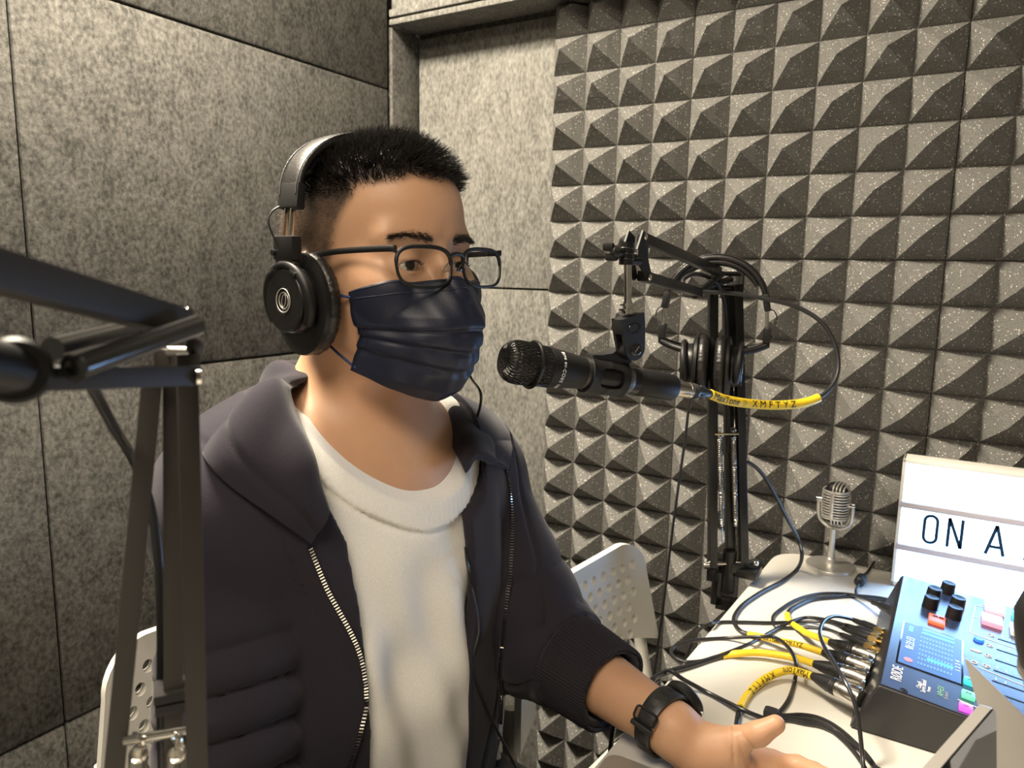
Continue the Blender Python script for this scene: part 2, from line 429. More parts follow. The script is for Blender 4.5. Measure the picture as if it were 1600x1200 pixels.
# ceiling lamp, and an added fill panel shaped like one (both out of frame)
for nm, (lx, ly, lz), s in (('ceiling_or_fill_lamp', LAMP, .38), ('ceiling_or_fill_lamp', FILL_LAMP, .64)):
    t = thing(nm, 'warm white square ceiling lamp '+('near the left wall' if s < .5 else 'added as fill behind the camera'), 'lamp', (lx, ly, ZC))
    f_ = MB()
    for sx, sy, wx, wy in ((0, s/2, s+.03, .015), (0, -s/2, s+.03, .015), (s/2, 0, .015, s), (-s/2, 0, .015, s)): f_.box((lx+sx, ly+sy, ZC-.012), (wx, wy, .024), bev=.002)
    f_.go('lamp_frame', M['plastic_white'], t)
    MB().box((lx, ly, ZC-.010), (s-.02, s-.02, .006)).go('diffuser', mat('lamp_diffuser', (.9, .86, .78), .5, emit=(1, .84, .62), es=6), t)
# ---------------------------------------------------------------- table
TZ = .730
poly = []
def arc(cx, cy, r, a0, a1, n=8): return [(cx+r*math.cos(math.radians(a0+(a1-a0)*i/n)), cy+r*math.sin(math.radians(a0+(a1-a0)*i/n))) for i in range(n+1)]
poly = [(-.300, -.30), (.62, -.30), (.62, 1.302)]+arc(-.188, 1.252, .05, 90, 180)
tb = thing('white_table', 'white laminate table with rounded corner and dark underside edge against the foam wall', 'table', (.1, .5, 0))
b = MB().prism(poly, TZ-.022, TZ); o = b.go('tabletop', M['white'], tb, smooth=False)
bm = bmesh.new(); bm.from_mesh(o.data); bmesh.ops.bevel(bm, geom=[e for e in bm.edges if abs(e.verts[0].co.z-e.verts[1].co.z) < 1e-6 and e.verts[0].co.z > TZ-.001], offset=.002, segments=2, affect='EDGES'); bm.to_mesh(o.data); bm.free()
MB().prism([(x+(.1-x)*.008, y+(.5-y)*.004) for x, y in poly], TZ-.034, TZ-.0225).go('underframe', M['edge'], tb, smooth=False)
for x, y in ((-.235, -.22), (.56, -.22), (.56, 1.24), (-.205, 1.235)):
    MB().tube([(x, y, 0.0), (x, y, TZ-.034)], .02, 16).go('leg', M['metal_white'], tb)
# ================================================================ the person (local frame: x forward, y his left, z up)
HZ = 1.208
PR = thing('person', 'seated person in navy zip hoodie and white T-shirt, one arm on the table', 'person', (PO[0], PO[1], 0), rz=math.atan2(PF[1], PF[0]))
PR['_local'] = 1
def plink(name, V, Fc, m, parent=None, smooth=True): 
    o = link(name, V, Fc, m, PR, smooth); 
    if parent is not None: o.parent = parent
    return o
SH_R = np.array([-.022, -.148, .985]); EL_R = np.array([.020, -.192, .72]); WR_R = np.array([.19, -.17, .665])
SH_L = np.array([-.040, .160, .955]); EL_L = L(845, 1000, .80); WR_L = L(1052, 1140, .655)
CUF_L = L(955, 1070, .725)
def head_sdf(p):
    q = p-np.array([0, 0, HZ]); q = np.c_[q[:, 0], np.abs(q[:, 1]), q[:, 2]]
    d = ell(q, (-.012, 0, .040), (.093, .0765, .075))
    d = smin(d, ell(q, (.030, 0, .045), (.060, .058, .062)), .025)            # forehead
    d = smin(d, ell(q, (-.045, 0, .010), (.058, .066, .062)), .03)            # occiput
    d = smin(d, ell(q, (.028, 0, -.030), (.060, .060, .075)), .025)           # mid face
    d = smin(d, rc(q, (-.012, .057, -.045), (.052, .028, -.095), .020, .018), .022)  # jaw
    d = smin(d, rc(q, (.062, .0, -.098), (.066, .010, -.100), .017, .015), .018)
    d = smin(d, ell(q, (.056, .035, -.028), (.032, .030, .030)), .035)        # cheekbones
    d = smin(d, rc(q, (.078, .012, .022), (.066, .046, .024), .011, .010), .014)      # brow ridge
    d = smax(d, -ell(q, (.098, .031, .001), (.018, .022, .013)), .022)        # sockets
    d = smin(d, rc(q, (.083, 0, .012), (.108, 0, -.028), .0065, .0105), .010) # nose bridge
    d = smin(d, ell(q, (.108, 0, -.034), (.012, .011, .009)), .006)
    d = smin(d, ell(q, (.099, .012, -.036), (.009, .007, .007)), .005)
    d = smin(d, rc(q, (.090, 0, -.060), (.083, .018, -.062), .008, .004), .008)       # lips under the mask
    d = smin(d, rc(q, (.088, 0, -.069), (.081, .016, -.067), .008, .004), .008)
    e = np.linalg.norm(q-np.array([.0715, .0315, .000]), axis=1)-.0138         # lids
    d = smin(d, e, .007)
    d = smax(d, -ell(q, (.086, .0310, -.0015), (.010, .0150, .0044)), .0018)  # lid opening
    d = smin(d, ell(q, (-.014, .077, -.012), (.015, .005, .022)), .006)       # ear
    return d
def neck_sdf(p):
    d = rc(p, (-.055, .000, 1.00), (-.025, 0, HZ-.065), .062, .056)
    d = smin(d, rc(p, (-.01, .048, 1.125), (.028, .014, 1.005), .016, .011), .03)    # sternomastoid
    d = smin(d, rc(p, (-.01, -.048, 1.125), (.028, -.014, 1.005), .016, .011), .03)
    d = smin(d, rc(p, (.018, 0, 1.07), (.022, 0, 1.045), .014, .012), .02)
    return d
def torso_sdf(p):
    d = ell(p, (-.030, 0, .86), (.108, .160, .235))
    d = smin(d, rc(p, SH_R, (-.05, 0, .985), .058, .07), .05)
    d = smin(d, rc(p, SH_L, (-.05, 0, .985), .058, .07), .05)
    d = smin(d, rc(p, (-.06, 0, 1.050), (-.045, -.12, 1.01), .045, .043), .04)
    d = smin(d, rc(p, (-.06, 0, 1.050), (-.045, .12, .99), .045, .043), .04)
    d = smin(d, rc(p, (.025, .02, .972), (-.02, .12, .972), .018, .03), .03)
    d = smin(d, rc(p, (.025, -.02, .972), (-.02, -.12, .99), .018, .03), .03)
    d = smin(d, ell(p, (-.035, 0, .68), (.115, .150, .20)), .06)
    d = smin(d, ell(p, (-.050, 0, .555), (.120, .165, .105)), .05)
    return d
def arms_sdf(p, k=0.0):
    d = rc(p, SH_R, EL_R, .052+k, .044+k)
    d = smin(d, rc(p, EL_R, WR_R, .043+k, .030+k), .02)
    d2 = rc(p, SH_L, EL_L, .050+k, .043+k)
    d2 = smin(d2, rc(p, EL_L, WR_L, .042+k, .025+k), .02)
    return np.minimum(d, d2)
def legs_sdf(p, k=0.0):
    q = np.c_[p[:, 0], np.abs(p[:, 1]), p[:, 2]]
    d = rc(q, (-.03, .085, .545), (.37, .115, .545), .088+k, .062+k)
    d = smin(d, rc(q, (.37, .115, .545), (.36, .13, .10), .060+k, .040+k), .03)
    return d
# ---- left hand, palm open towards the camera, thumb up
HJ = dict(
    wr=WR_L, palm0=L(1085, 1168, .648), palm1=L(1150, 1212, .628),
    th0=L(1100, 1172, .640), th1=L(1150, 1158, .628), th2=L(1186, 1146, .622), th3=L(1212, 1132, .620),
)
dv0 = nrm(loc(CAM)-L(1150, 1180, .62))
def hand_sdf(p):
    j = HJ
    d = rc(p, WR_L, j['palm0'], .0245, .024)
    base = [L(1206, 1192, .652), L(1198, 1216, .640), L(1186, 1240, .628), L(1172, 1262, .616)]
    tipd = [[L(1246, 1196, .646), L(1272, 1206, .630), L(1292, 1214, .616)],
            [L(1252, 1226, .634), L(1284, 1236, .616), L(1302, 1240, .602)],
            [L(1240, 1258, .620), L(1270, 1268, .602), L(1284, 1270, .590)],
            [L(1218, 1284, .606), L(1240, 1294, .592), L(1252, 1298, .582)]]
    pm = L(1110, 1200, .640)
    for i, b_ in enumerate(base):
        s_ = j['palm0']+(pm-j['palm0'])*i/3
        d = smin(d, rc(p, s_, b_, .017, .0125), .016)
    d = smin(d, ell(p, L(1128, 1176, .634), (.024, .020, .018)), .014)         # thenar
    d = smin(d, rc(p, j['th0'], j['th1'], .0175, .0125), .012)
    t = smin(rc(p, j['th1'], j['th2'], .0118, .0105), rc(p, j['th2'], j['th3'], .0108, .0085), .004)
    d = smin(d, t, .006)
    for b_, ch, r in zip(base, tipd, (.0098, .0100, .0094, .0082)):
        pts = [b_]+ch
        f_ = None
        for a, c, k in zip(pts[:-1], pts[1:], (0, .0006, .0012)):
            g = rc(p, a, c, r-k, r-k-.0006)
            f_ = g if f_ is None else smin(f_, g, .003)
        d = smin(d, f_, .004)
    for a, c in ((L(1158, 1168, .612), L(1170, 1206, .606)), (L(1146, 1170, .612), L(1147, 1206, .606)), (L(1176, 1170, .616), L(1196, 1198, .612))):
        d = d+.0016*np.exp(-(np.maximum(rc(p, a, c, .006, .006), 0)/.0018)**2)*0+.0014*np.exp(-((np.abs((p-a)@nrm(np.cross(c-a, dv0)))/.0013)**2))*(rc(p, a, c, .022, .022) < 0)
    return d
def skin_top(p): return smin(smin(head_sdf(p), neck_sdf(p), .022), torso_sdf(p), .03)
def skin_fine(p): return np.maximum(skin_top(p), .955-p[:, 2])
def skin_low(p):
    d = smin(torso_sdf(p), arms_sdf(p), .03); d = np.minimum(d, legs_sdf(p))
    return np.maximum(d+.006, p[:, 2]-.965)
CLO, CHI = .55, .60
fd = nrm(WR_L-EL_L)
def skin_arm(p):
    d = smin(rc(p, EL_L, WR_L, .042, .0245), hand_sdf(p), .012)
    return np.maximum(d, .05-(p-EL_L)@fd)
def skin_low2(p): return np.maximum(skin_low(p), -rc(p, EL_L+fd*.13, WR_L+fd*.1, .08, .08))
V1, F1 = sdf_mesh(skin_fine, (-.16, -.24, .93), (.15, .24, 1.345), .0021)
V2, F2 = sdf_mesh(skin_arm, np.minimum(EL_L, HJ['th3'])-[.06, .2, .12], np.maximum(WR_L, L(1292, 1214, .616))+[.09, .12, .09], .0015)
V3, F3 = sdf_mesh(skin_low2, (-.25, -.34, .02), (.48, .34, 1.0), .007)
Vs = np.concatenate([V1, V2, V3]); Fs_ = np.concatenate([F1, F2+len(V1), F3+len(V1)+len(V2)])
def skin_mat():
    m, n, l, b = nt('skin')
    at = n.new('ShaderNodeAttribute'); at.attribute_name = 'tone'
    t = n.new('ShaderNodeTexCoord'); x = n.new('ShaderNodeTexNoise'); x.inputs['Scale'].default_value = 22; x.inputs['Detail'].default_value = 4
    mx = n.new('ShaderNodeMix'); mx.data_type = 'RGBA'; mx.blend_type = 'MULTIPLY'; mx.inputs[0].default_value = .35
    r = n.new('ShaderNodeValToRGB'); r.color_ramp.elements[0].color = (.86, .72, .66, 1); r.color_ramp.elements[1].color = (1, 1, 1, 1)
    r.color_ramp.elements[0].position = .3; r.color_ramp.elements[1].position = .65
    l.new(t.outputs['Object'], x.inputs['Vector']); l.new(x.outputs['Fac'], r.inputs[0])
    l.new(at.outputs['Color'], mx.inputs[6]); l.new(r.outputs[0], mx.inputs[7]); l.new(mx.outputs[2], b.inputs['Base Color'])
    y = n.new('ShaderNodeTexNoise'); y.inputs['Scale'].default_value = 700; u = n.new('ShaderNodeBump'); u.inputs['Strength'].default_value = .12; u.inputs['Distance'].default_value = .001
    l.new(t.outputs['Object'], y.inputs['Vector']); l.new(y.outputs['Fac'], u.inputs['Height']); l.new(u.outputs[0], b.inputs['Normal'])
    b.inputs['Roughness'].default_value = .47; b.inputs['Specular IOR Level'].default_value = .4
    b.inputs['Subsurface Weight'].default_value = .25; b.inputs['Subsurface Scale'].default_value = .006; b.inputs['Subsurface Radius'].default_value = (1, .35, .2)
    return m
# hair line: 0 = bare skin, 1 = full scalp
def hairline(V):
    q = V-np.array([0, 0, HZ]); x, y, z = q[:, 0], np.abs(q[:, 1]), q[:, 2]
    # front hairline height depends on y; temple corner, sideburn down to the ear
    front = .076-.30*np.maximum(y-.03, 0)                      # z of hairline over the forehead
    fr = (z-front)/.010
    side = ((.045-.25*np.maximum(.055-z, 0)*0-.55*np.maximum(.060-z, 0)+.0)-x)/.012     # recede backward going down the temple
    m = np.minimum(sst(-.4, .8, np.where(z > .060, np.maximum(fr, side), side)), 1)
    low = sst(-.075, -.055, z+.35*np.minimum(x+.03, 0)*-1*0)
    m = m*low
    return m
hl = hairline(Vs); isz = Vs[:, 2] > 1.10
hl = hl*isz
qz = Vs[:, 2]-HZ
skin_c = np.array([.56, .335, .208]); stub = np.array([.055, .042, .034])
q_ = Vs-np.array([0, 0, HZ])
wgt = np.clip(hl*(.74+.26*sst(.02, .07, qz)), 0, 1)[:, None]
colr = skin_c*(1-wgt)+stub*wgt
lipm = np.exp(-((q_[:, 0]-.093)/.01)**2-((q_[:, 2]+.064)/.010)**2-(q_[:, 1]/.020)**2)[:, None]*.5
colr = colr*(1-lipm)+np.array([.45, .17, .13])*lipm
body = plink('body', Vs, Fs_, skin_mat())
ca = body.data.color_attributes.new('tone', 'FLOAT_COLOR', 'POINT')
ca.data.foreach_set('color', np.c_[colr, np.ones(len(colr))].astype(np.float32).ravel())
body_bvh = BVHTree.FromPolygons(V1.tolist(), F1.tolist())

# ---- eyes
def iris_mat():
    m, n, l, b = nt('eyeball')
    at = n.new('ShaderNodeAttribute'); at.attribute_name = 'tone'; l.new(at.outputs['Color'], b.inputs['Base Color'])
    b.inputs['Roughness'].default_value = .08; b.inputs['Coat Weight'].default_value = .1; b.inputs['Specular IOR Level'].default_value = .35
    return m
EM = iris_mat()
gaze = nrm((1, -.10, -.03))
for s in (-1, 1):
    c = np.array([.0718, .0315*s, HZ])
    b = MB().ball((0, 0, 0), .0126, 48); V = b.v[0]; Fc = b.f
    cosg = V@gaze/.0126; ang = np.arccos(np.clip(cosg, -1, 1))
    tone = np.where(ang[:, None] < .17, np.array([[.004, .004, .004]]), np.where(ang[:, None] < .47, np.array([[.030, .015, .008]]), np.array([[.62, .56, .50]])))
    o = plink('eyeball', V+c, Fc, EM)
    ca = o.data.color_attributes.new('tone', 'FLOAT_COLOR', 'POINT'); ca.data.foreach_set('color', np.c_[tone, np.ones(len(V))].astype(np.float32).ravel())

# ---- strands (hair, brows, lashes)
def strands(P0, D0, Ln, W0, bend, seg=4):
    """thin tapered three-sided blades; P0 roots, D0 start directions, Ln lengths, W0 widths, bend: direction pull"""
    n = len(P0); V = np.zeros((n, seg+1, 3, 3)); d = D0.copy(); p = P0.copy()
    for k in range(seg+1):
        t = k/seg
        a = np.cross(d, np.tile([[.3, .2, .93]], (n, 1))); a /= np.linalg.norm(a, axis=1, keepdims=True)+1e-9; b_ = np.cross(d, a)
        for j in range(3):
            th = 2*math.pi*j/3
            V[:, k, j] = p+(W0*(1-.8*t))[:, None]*(math.cos(th)*a+math.sin(th)*b_)
        p = p+d*(Ln/seg)[:, None]; d = d+bend/seg; d /= np.linalg.norm(d, axis=1, keepdims=True)
    V = V.reshape(-1, 3); base = np.arange(n)*(seg+1)*3; Fc = []
    for k in range(seg):
        for j in range(3):
            a, b_ = k*3+j, k*3+(j+1) % 3
            Fc.append(np.stack([base+a, base+b_, base+b_+3, base+a+3], 1))
    return V, np.concatenate(Fc)
HAIR = mat('black_hair', (.012, .011, .010), .34, spec=.8)
# roots on the scalp
tri = V1[F1[:, :4]]; fc = tri.mean(1); nr = np.cross(tri[:, 2]-tri[:, 0], tri[:, 3]-tri[:, 1]); ar = np.linalg.norm(nr, axis=1); nr /= ar[:, None]+1e-12
if np.mean(((fc-np.array([0, 0, HZ+.03]))*nr).sum(1)) < 0: nr = -nr
hw = hairline(fc)*(fc[:, 2] > HZ-.06); pr = ar*hw*(hw > .15); pr /= pr.sum()
NS = 24000
ch = rng.choice(len(fc), NS, p=pr); roots = fc[ch]+rng.normal(0, .0007, (NS, 3)); nn = nr[ch]
zz = roots[:, 2]-HZ; yy = np.abs(roots[:, 1]); xx = roots[:, 0]
top = sst(.052, .082, zz)*(1-.0*yy)
Ln = .0030+.0150*top*(.75+.25*sst(-.06, .04, xx))
Ln *= rng.uniform(.7, 1.15, NS)*(.35+.65*hw[ch])
fwdv = np.stack([.55+0*xx, -.12*np.ones(NS), .18*np.ones(NS)], 1)
D0 = nn*.85+fwdv*top[:, None]*.75+np.array([0, 0, -.5])*(1-top)[:, None]+rng.normal(0, .22, (NS, 3))
D0 /= np.linalg.norm(D0, axis=1, keepdims=True)
bend = np.stack([.5*top, -.05*top, -.25*top], 1)+rng.normal(0, .15, (NS, 3))
V, Fc = strands(roots, D0, Ln, np.where(top > .3, .00034, .00016)+.00018*top, bend)
hair = plink('hair', V, Fc, HAIR); tag(hair, 'short black hair with faded sides', kind='stuff')
# brows and lashes
RB, DB, LB = [], [], []
for s in (-1, 1):
    for i in range(420):
        t = rng.uniform(0, 1); y = (.012+.040*t)*s; z = HZ+.0215+.0065*math.sin(t*2.2)-.004*t+rng.normal(0, .0021)*(1-.4*t)
        h_, n_, _, _ = body_bvh.ray_cast(Vector((.2, y, z)), Vector((-1, 0, 0)))
        if h_ is None: continue
        RB.append(h_[:]); DB.append((.30, s*(.95+.3*t), .22-.55*t)); LB.append(rng.uniform(.005, .008))
    for i in range(60):
        t = i/59; y = (.031+.0135*(2*t-1)*-1)*s; z = HZ+.0026-.0035*(2*t-1)**2
        RB.append((.0815-.004*(2*t-1)**2+.0028, y, z)); DB.append((.9, s*(t-.5)*-.3, .25)); LB.append(.005)
RB, DB, LB = map(np.array, (RB, DB, LB)); DB = DB/np.linalg.norm(DB, axis=1, keepdims=True)+rng.normal(0, .12, DB.shape)
V, Fc = strands(RB, DB, LB, np.full(len(RB), .00019), np.zeros_like(RB), 3)
tag(plink('eyebrows', V, Fc, HAIR), kind='stuff')
# ================================================================ clothes
def cloth(name, c, rough=.9, bump=.25, sc=900, sheen=.3, wave=None):
    m, n, l, b = nt(name)
    t = n.new('ShaderNodeTexCoord'); x = n.new('ShaderNodeTexNoise'); x.inputs['Scale'].default_value = sc; x.inputs['Detail'].default_value = 3
    u = n.new('ShaderNodeBump'); u.inputs['Strength'].default_value = bump; u.inputs['Distance'].default_value = .001
    l.new(t.outputs['Object'], x.inputs['Vector']); l.new(x.outputs['Fac'], u.inputs['Height']); l.new(u.outputs[0], b.inputs['Normal'])
    r = n.new('ShaderNodeValToRGB'); r.color_ramp.elements[0].color = (*[k*.8 for k in c], 1); r.color_ramp.elements[1].color = (*[min(k*1.2, 1) for k in c], 1)
    l.new(x.outputs['Fac'], r.inputs[0]); l.new(r.outputs[0], b.inputs['Base Color'])
    b.inputs['Roughness'].default_value = rough; b.inputs['Specular IOR Level'].default_value = .2
    b.inputs['Sheen Weight'].default_value = sheen; b.inputs['Sheen Roughness'].default_value = .45
    return m
NAVY = cloth('navy_fleece', (.022, .019, .028), sheen=.14)
RIB = cloth('navy_rib', (.020, .018, .024), sheen=.10)
WHITE = cloth('white_cotton', (.80, .79, .76), bump=.15, sheen=.1)
TROUS = cloth('dark_trousers', (.035, .035, .04), sheen=.1)
def n3(p, s, k=0.0):
    q = p*s
    return (np.sin(q[:, 0]*1.7+q[:, 2]*.9+k+1.3*np.sin(q[:, 1]*1.1+k))+np.sin(q[:, 1]*2.1-q[:, 2]*1.3+2.1*k+1.1*np.sin(q[:, 0]*1.4))+np.sin(q[:, 2]*2.3+q[:, 0]*.7-q[:, 1]*.8+k*.7))/3
def La(x, y, a):
    d = ray(x, y); t = (a-((CAM-PO)@PF))/(d@PF); return loc(CAM+d*t)
def curve_bz(pts):
    q = [hit(x, y, 0, tv) for x, y in pts]; q = np.array([k[1:] for k in q if k is not None]); q = q[np.argsort(q[:, 1])]
    return lambda z: np.interp(z, q[:, 1], q[:, 0])
def collar_plane(p): return p[:, 2]-(1.038-np.where(p[:, 0] > 0, .80, .42)*p[:, 0]+2.4*p[:, 1]**2-.10*p[:, 1])
def shirt_base(p): return smin(torso_sdf(p), neck_sdf(p), .03)
def shirt_sdf(p):
    c = collar_plane(p)
    d = shirt_base(p)-.0075
    band = sst(-.026, -.020, c)
    d -= .0040*band+.0005*band*np.sin(p[:, 1]*900+p[:, 0]*500)
    d += .0022*np.exp(-((c+.0265)/.0022)**2)
    w_ = sst(.98, .80, p[:, 2])
    y = p[:, 1]+.10*(p[:, 2]-.9)
    d -= (.0060*np.sin(y*62+1.2*np.sin(p[:, 2]*11)+.6)+.0038*np.sin(y*118+p[:, 2]*14))*w_*(1-band)
    d -= .0030*n3(p, 34, .4)*(1-band)
    d -= .008*sst(.86, .74, p[:, 2])*sst(-.02, .05, p[:, 0])
    d = np.maximum(d, c*.74)
    d = np.maximum(d, -(shirt_base(p)+.004))
    d = np.maximum(d, np.where(p[:, 2] > .93, np.hypot(p[:, 0]+.01, p[:, 1])-.120, -1))
    return np.maximum(np.maximum(d, .60-p[:, 2]), np.abs(p[:, 1])-.20)
V, Fc = sdf_mesh(shirt_sdf, (-.18, -.21, .58), (.13, .21, 1.13), .0027)
shirt = plink('t_shirt', V, Fc, WHITE); tag(shirt, 'plain white crew-neck T-shirt')

def sleeve(p, a, b, ra, rb, amp, lam, ph, t0, t1, tw=0.0):
    a = np.asarray(a, float); b = np.asarray(b, float); ab = b-a; ln = np.linalg.norm(ab); z = ab/ln
    tt = ((p-a)@z)/ln; t = np.clip(tt, 0, 1); r = p-a-(t*ln)[:, None]*z
    x, y, _ = frame(z); ang = np.arctan2(r@y, r@x)
    d = np.linalg.norm(r, axis=1)-(ra+(rb-ra)*t)
    s_ = tt*ln+.010*np.sin(ang+ph)+.006*np.sin(2*ang+ph*2)+tw*ang
    f = np.abs(np.sin(math.pi*s_/lam))**.55
    return d-amp*(f-.55)*sst(t0, t1, tt)
sc_ = float((L(953, 1092, .715)-EL_L)@fd)
CU = EL_L+fd*sc_
def sleeve_far(p):
    d = sleeve(p, SH_L, EL_L, .070, .064, .007, .052, 1.0, .35, .8)
    d = smin(d, sleeve(p, EL_L-fd*.01, EL_L+fd*(sc_-.055), .062, .048, .006, .040, 2.2, -.2, .2), .02)
    c = rc(p, EL_L+fd*(sc_-.068), CU, .0500, .0445)
    s_ = (p-EL_L)@fd
    x, y, z = frame(fd); r = p-EL_L; ang = np.arctan2(r@y, r@x)
    c -= .0009*np.sin(ang*64)
    d = np.where(s_ > sc_-.062, c, smin(d, c, .006))
    d = smax(d, s_-sc_, .003)
    return d
def arm_inner_far(p):
    return rc(p, SH_L, EL_L, .052, .046) if False else np.minimum(rc(p, SH_L, EL_L, .052, .044), rc(p, EL_L, CU+fd*.05, .042, .034))
def sleeve_near(p):
    d = sleeve(p, SH_R, EL_R+[.0, 0, -.02], .063, .060, .0125, .038, .4, .22, .50)
    return smin(d, sleeve(p, EL_R, WR_R, .060, .045, .005, .04, .3, 0, .3), .02)
def hood_cut(p): return p[:, 2]-(.998-.62*p[:, 0]+3.0*p[:, 1]**2)
def torso_cloth(p):
    d = torso_sdf(p)-.021
    z = p[:, 2]
    d -= .0035*n3(p, 26, 1.1)
    # drape folds from the arm hole down the front
    fr = sst(-.02, .06, p[:, 0])
    d -= .0035*np.abs(np.sin((p[:, 1]*1.0+.22*z)*46+.8))**.6*fr*sst(1.0, .92, z)*sst(.06, .10, np.abs(p[:, 1]))
    return d
camL = loc(CAM)
def dirL(x, y):
    d = ray(x, y); return nrm([d@PF, d@PL, d[2]])
def hit(x, y, lift=0, bv=None, fallback=None):
    h_, n_, i_, d_ = (bv if bv is not None else hv).ray_cast(Vector(camL), Vector(dirL(x, y)))
    if h_ is None: return np.array(L(x, y, fallback)) if fallback else None
    n_ = np.array(n_); n_ = n_ if n_@dirL(x, y) < 0 else -n_
    return np.array(h_)+n_*lift
Vt, Ft = sdf_mesh(lambda p: smin(smin(torso_cloth(p), sleeve_near(p), .022), sleeve_far(p), .022), (-.21, -.29, .80), (.20, .29, 1.14), .006)
tv = BVHTree.FromPolygons(Vt.tolist(), Ft.tolist())
near_b = curve_bz([(480, 700), (497, 745), (520, 800), (545, 850), (560, 930), (569, 993), (575, 1040), (578, 1095), (567, 1160), (552, 1199)])
far_b = curve_bz([(712, 690), (718, 715), (733, 800), (738, 850), (745, 940), (738, 1010), (712, 1100), (700, 1199)])
def hoodie_sdf(p):
    tc = torso_cloth(p); sn = sleeve_near(p); sf = sleeve_far(p)
    kk = .024-.018*sst(.98, .90, p[:, 2])
    d = smin(smin(tc, sn, kk), sf, kk)
    # arm hole seams
    for s_, c in ((-1, SH_R), (1, SH_L)):
        pl = (p-c)@nrm((0, s_*.93, -.36))-.008
        d += .0028*np.exp(-(pl/.0028)**2)*(p[:, 0] > -.2)
    inner = np.minimum(np.minimum(torso_sdf(p)-.0085, rc(p, SH_R, EL_R, .048, .036)), arm_inner_far(p))
    d = np.maximum(d, -inner)
    z = p[:, 2]; nb = near_b(z); fb = far_b(z)
    op = np.maximum(np.maximum(nb-p[:, 1], p[:, 1]-fb), .015-p[:, 0])
    nk = -hood_cut(p)*.8
    nk = np.maximum(nk, np.hypot((p[:, 0]+.02), p[:, 1])-.122)
    d = smax(d, -np.minimum(op, nk), .003)
    return np.maximum(d, .57-z)
V, Fc = sdf_mesh(hoodie_sdf, (-.21, -.29, .55), (.31, .29, 1.10), .0029, 1.25)
hoodie = plink('hoodie', V, Fc, NAVY); tag(hoodie, 'navy fleece hoodie worn open')
hv = BVHTree.FromPolygons(V.tolist(), Fc.tolist())
# ribbed cuff of the left sleeve
cx_, cy_, cz_ = frame(fd); NC = 660; prof_c = [(-.062, .0492), (-.0615, .0508), (-.058, .0516), (-.045, .0505), (-.022, .0484), (-.004, .0468), (0.0, .0462), (.0018, .0445), (.0010, .0425), (-.004, .0415), (-.03, .0440)]
Vc = []; ths = np.arange(NC)*2*math.pi/NC
for h_c, r_c in prof_c:
    rib = .00075*np.sign(np.sin(ths*82))*np.abs(np.sin(ths*82))**.6*(1 if r_c > .045 else .3)
    wob = .0012*np.sin(3*ths+1)+.0008*np.sin(5*ths)
    rr_c = r_c+rib+wob+.0006
    Vc.append(CU+fd*h_c+np.outer(rr_c*np.cos(ths), cx_)+np.outer(rr_c*np.sin(ths), cy_))
Fcc = [(i*NC+k, i*NC+(k+1) % NC, (i+1)*NC+(k+1) % NC, (i+1)*NC+k) for i in range(len(prof_c)-1) for k in range(NC)]
plink('ribbed_cuff', np.concatenate(Vc), Fcc, RIB, hoodie)
V, Fc = sdf_mesh(lambda p: np.maximum(np.minimum(legs_sdf(p, .010), ell(p, (-.050, 0, .555), (.132, .176, .115))), np.maximum(p[:, 2]-.64, .075-p[:, 2])), (-.22, -.22, .05), (.47, .22, .68), .006)
tag(plink('trousers', V, Fc, TROUS), 'dark trousers')
# hood lying on the shoulders, lofted through stations (inner edge, crest, middle, hem)
cb_ = MB()
bmv = BVHTree.FromPolygons(V1.tolist(), F1.tolist())
def st(pts):
    return [hit(x, y, l, tv, v) if len(q) == 4 else None for q in pts for (x, y, l, v) in [q]]
ST = [
    st([(500, 775, .004, .60), (500, 800, .009, .60), (494, 828, .009, .60), (484, 850, .005, .59)]),
    st([(492, 722, .006, .62), (478, 742, .020, .61), (452, 786, .020, .59), (432, 815, .007, .58)]),
    st([(470, 672, .010, .65), (440, 692, .028, .62), (392, 735, .022, .60), (360, 765, .007, .58)]),
    st([(456, 632, .014, .67), (424, 645, .034, .63), (368, 678, .024, .61), (322, 722, .007, .60)]),
    [np.array(L(463, 603, .69)), np.array(L(440, 601, .67)), np.array(L(392, 630, .655)), np.array(L(325, 692, .65))],
    [np.array(L(500, 584, .745)), np.array(L(476, 583, .735)), np.array(L(440, 598, .735)), np.array(L(385, 650, .73))],
    [np.array([-.100, -.035, 1.080]), np.array([-.118, -.040, 1.100]), np.array([-.145, -.05, 1.07]), np.array([-.160, -.06, .99])],
    [np.array([-.104, .020, 1.075]), np.array([-.124, .022, 1.095]), np.array([-.155, .025, 1.06]), np.array([-.165, .03, .975])],
    [np.array([-.085, .075, 1.070]), np.array([-.100, .090, 1.090]), np.array([-.120, .110, 1.06]), np.array([-.13, .125, .99])],
    [np.array(L(683, 628, .860)), np.array(L(694, 619, .875)), np.array(L(735, 628, .90)), np.array(L(775, 658, .91))],
    [np.array(L(690, 655, .815)), np.array(L(708, 640, .825)), np.array(L(755, 655, .850)), np.array(L(800, 692, .86))],
    [np.array(L(702, 690, .780)), np.array(L(720, 676, .785)), np.array(L(762, 690, .800)), np.array(L(800, 715, .825))],
    st([(718, 730, .004, .77), (730, 716, .012, .77), (762, 722, .010, .78), (789, 735, .004, .79)]),
]
S_ = np.array(ST); nI, nJ = S_.shape[:2]
D1 = np.array([cr(S_[:, j], 8) for j in range(nJ)])            # nJ x N x 3
N_ = D1.shape[1]; G_ = np.array([cr(D1[:, i], 12) for i in range(N_)])   # N x M x 3
Mx = G_.shape[1]
tt_ = np.linspace(0, 1, N_)
du = np.gradient(G_, axis=0); dv_ = np.gradient(G_, axis=1); nn_ = np.cross(du, dv_); nn_ /= np.linalg.norm(nn_, axis=2, keepdims=True)+1e-9
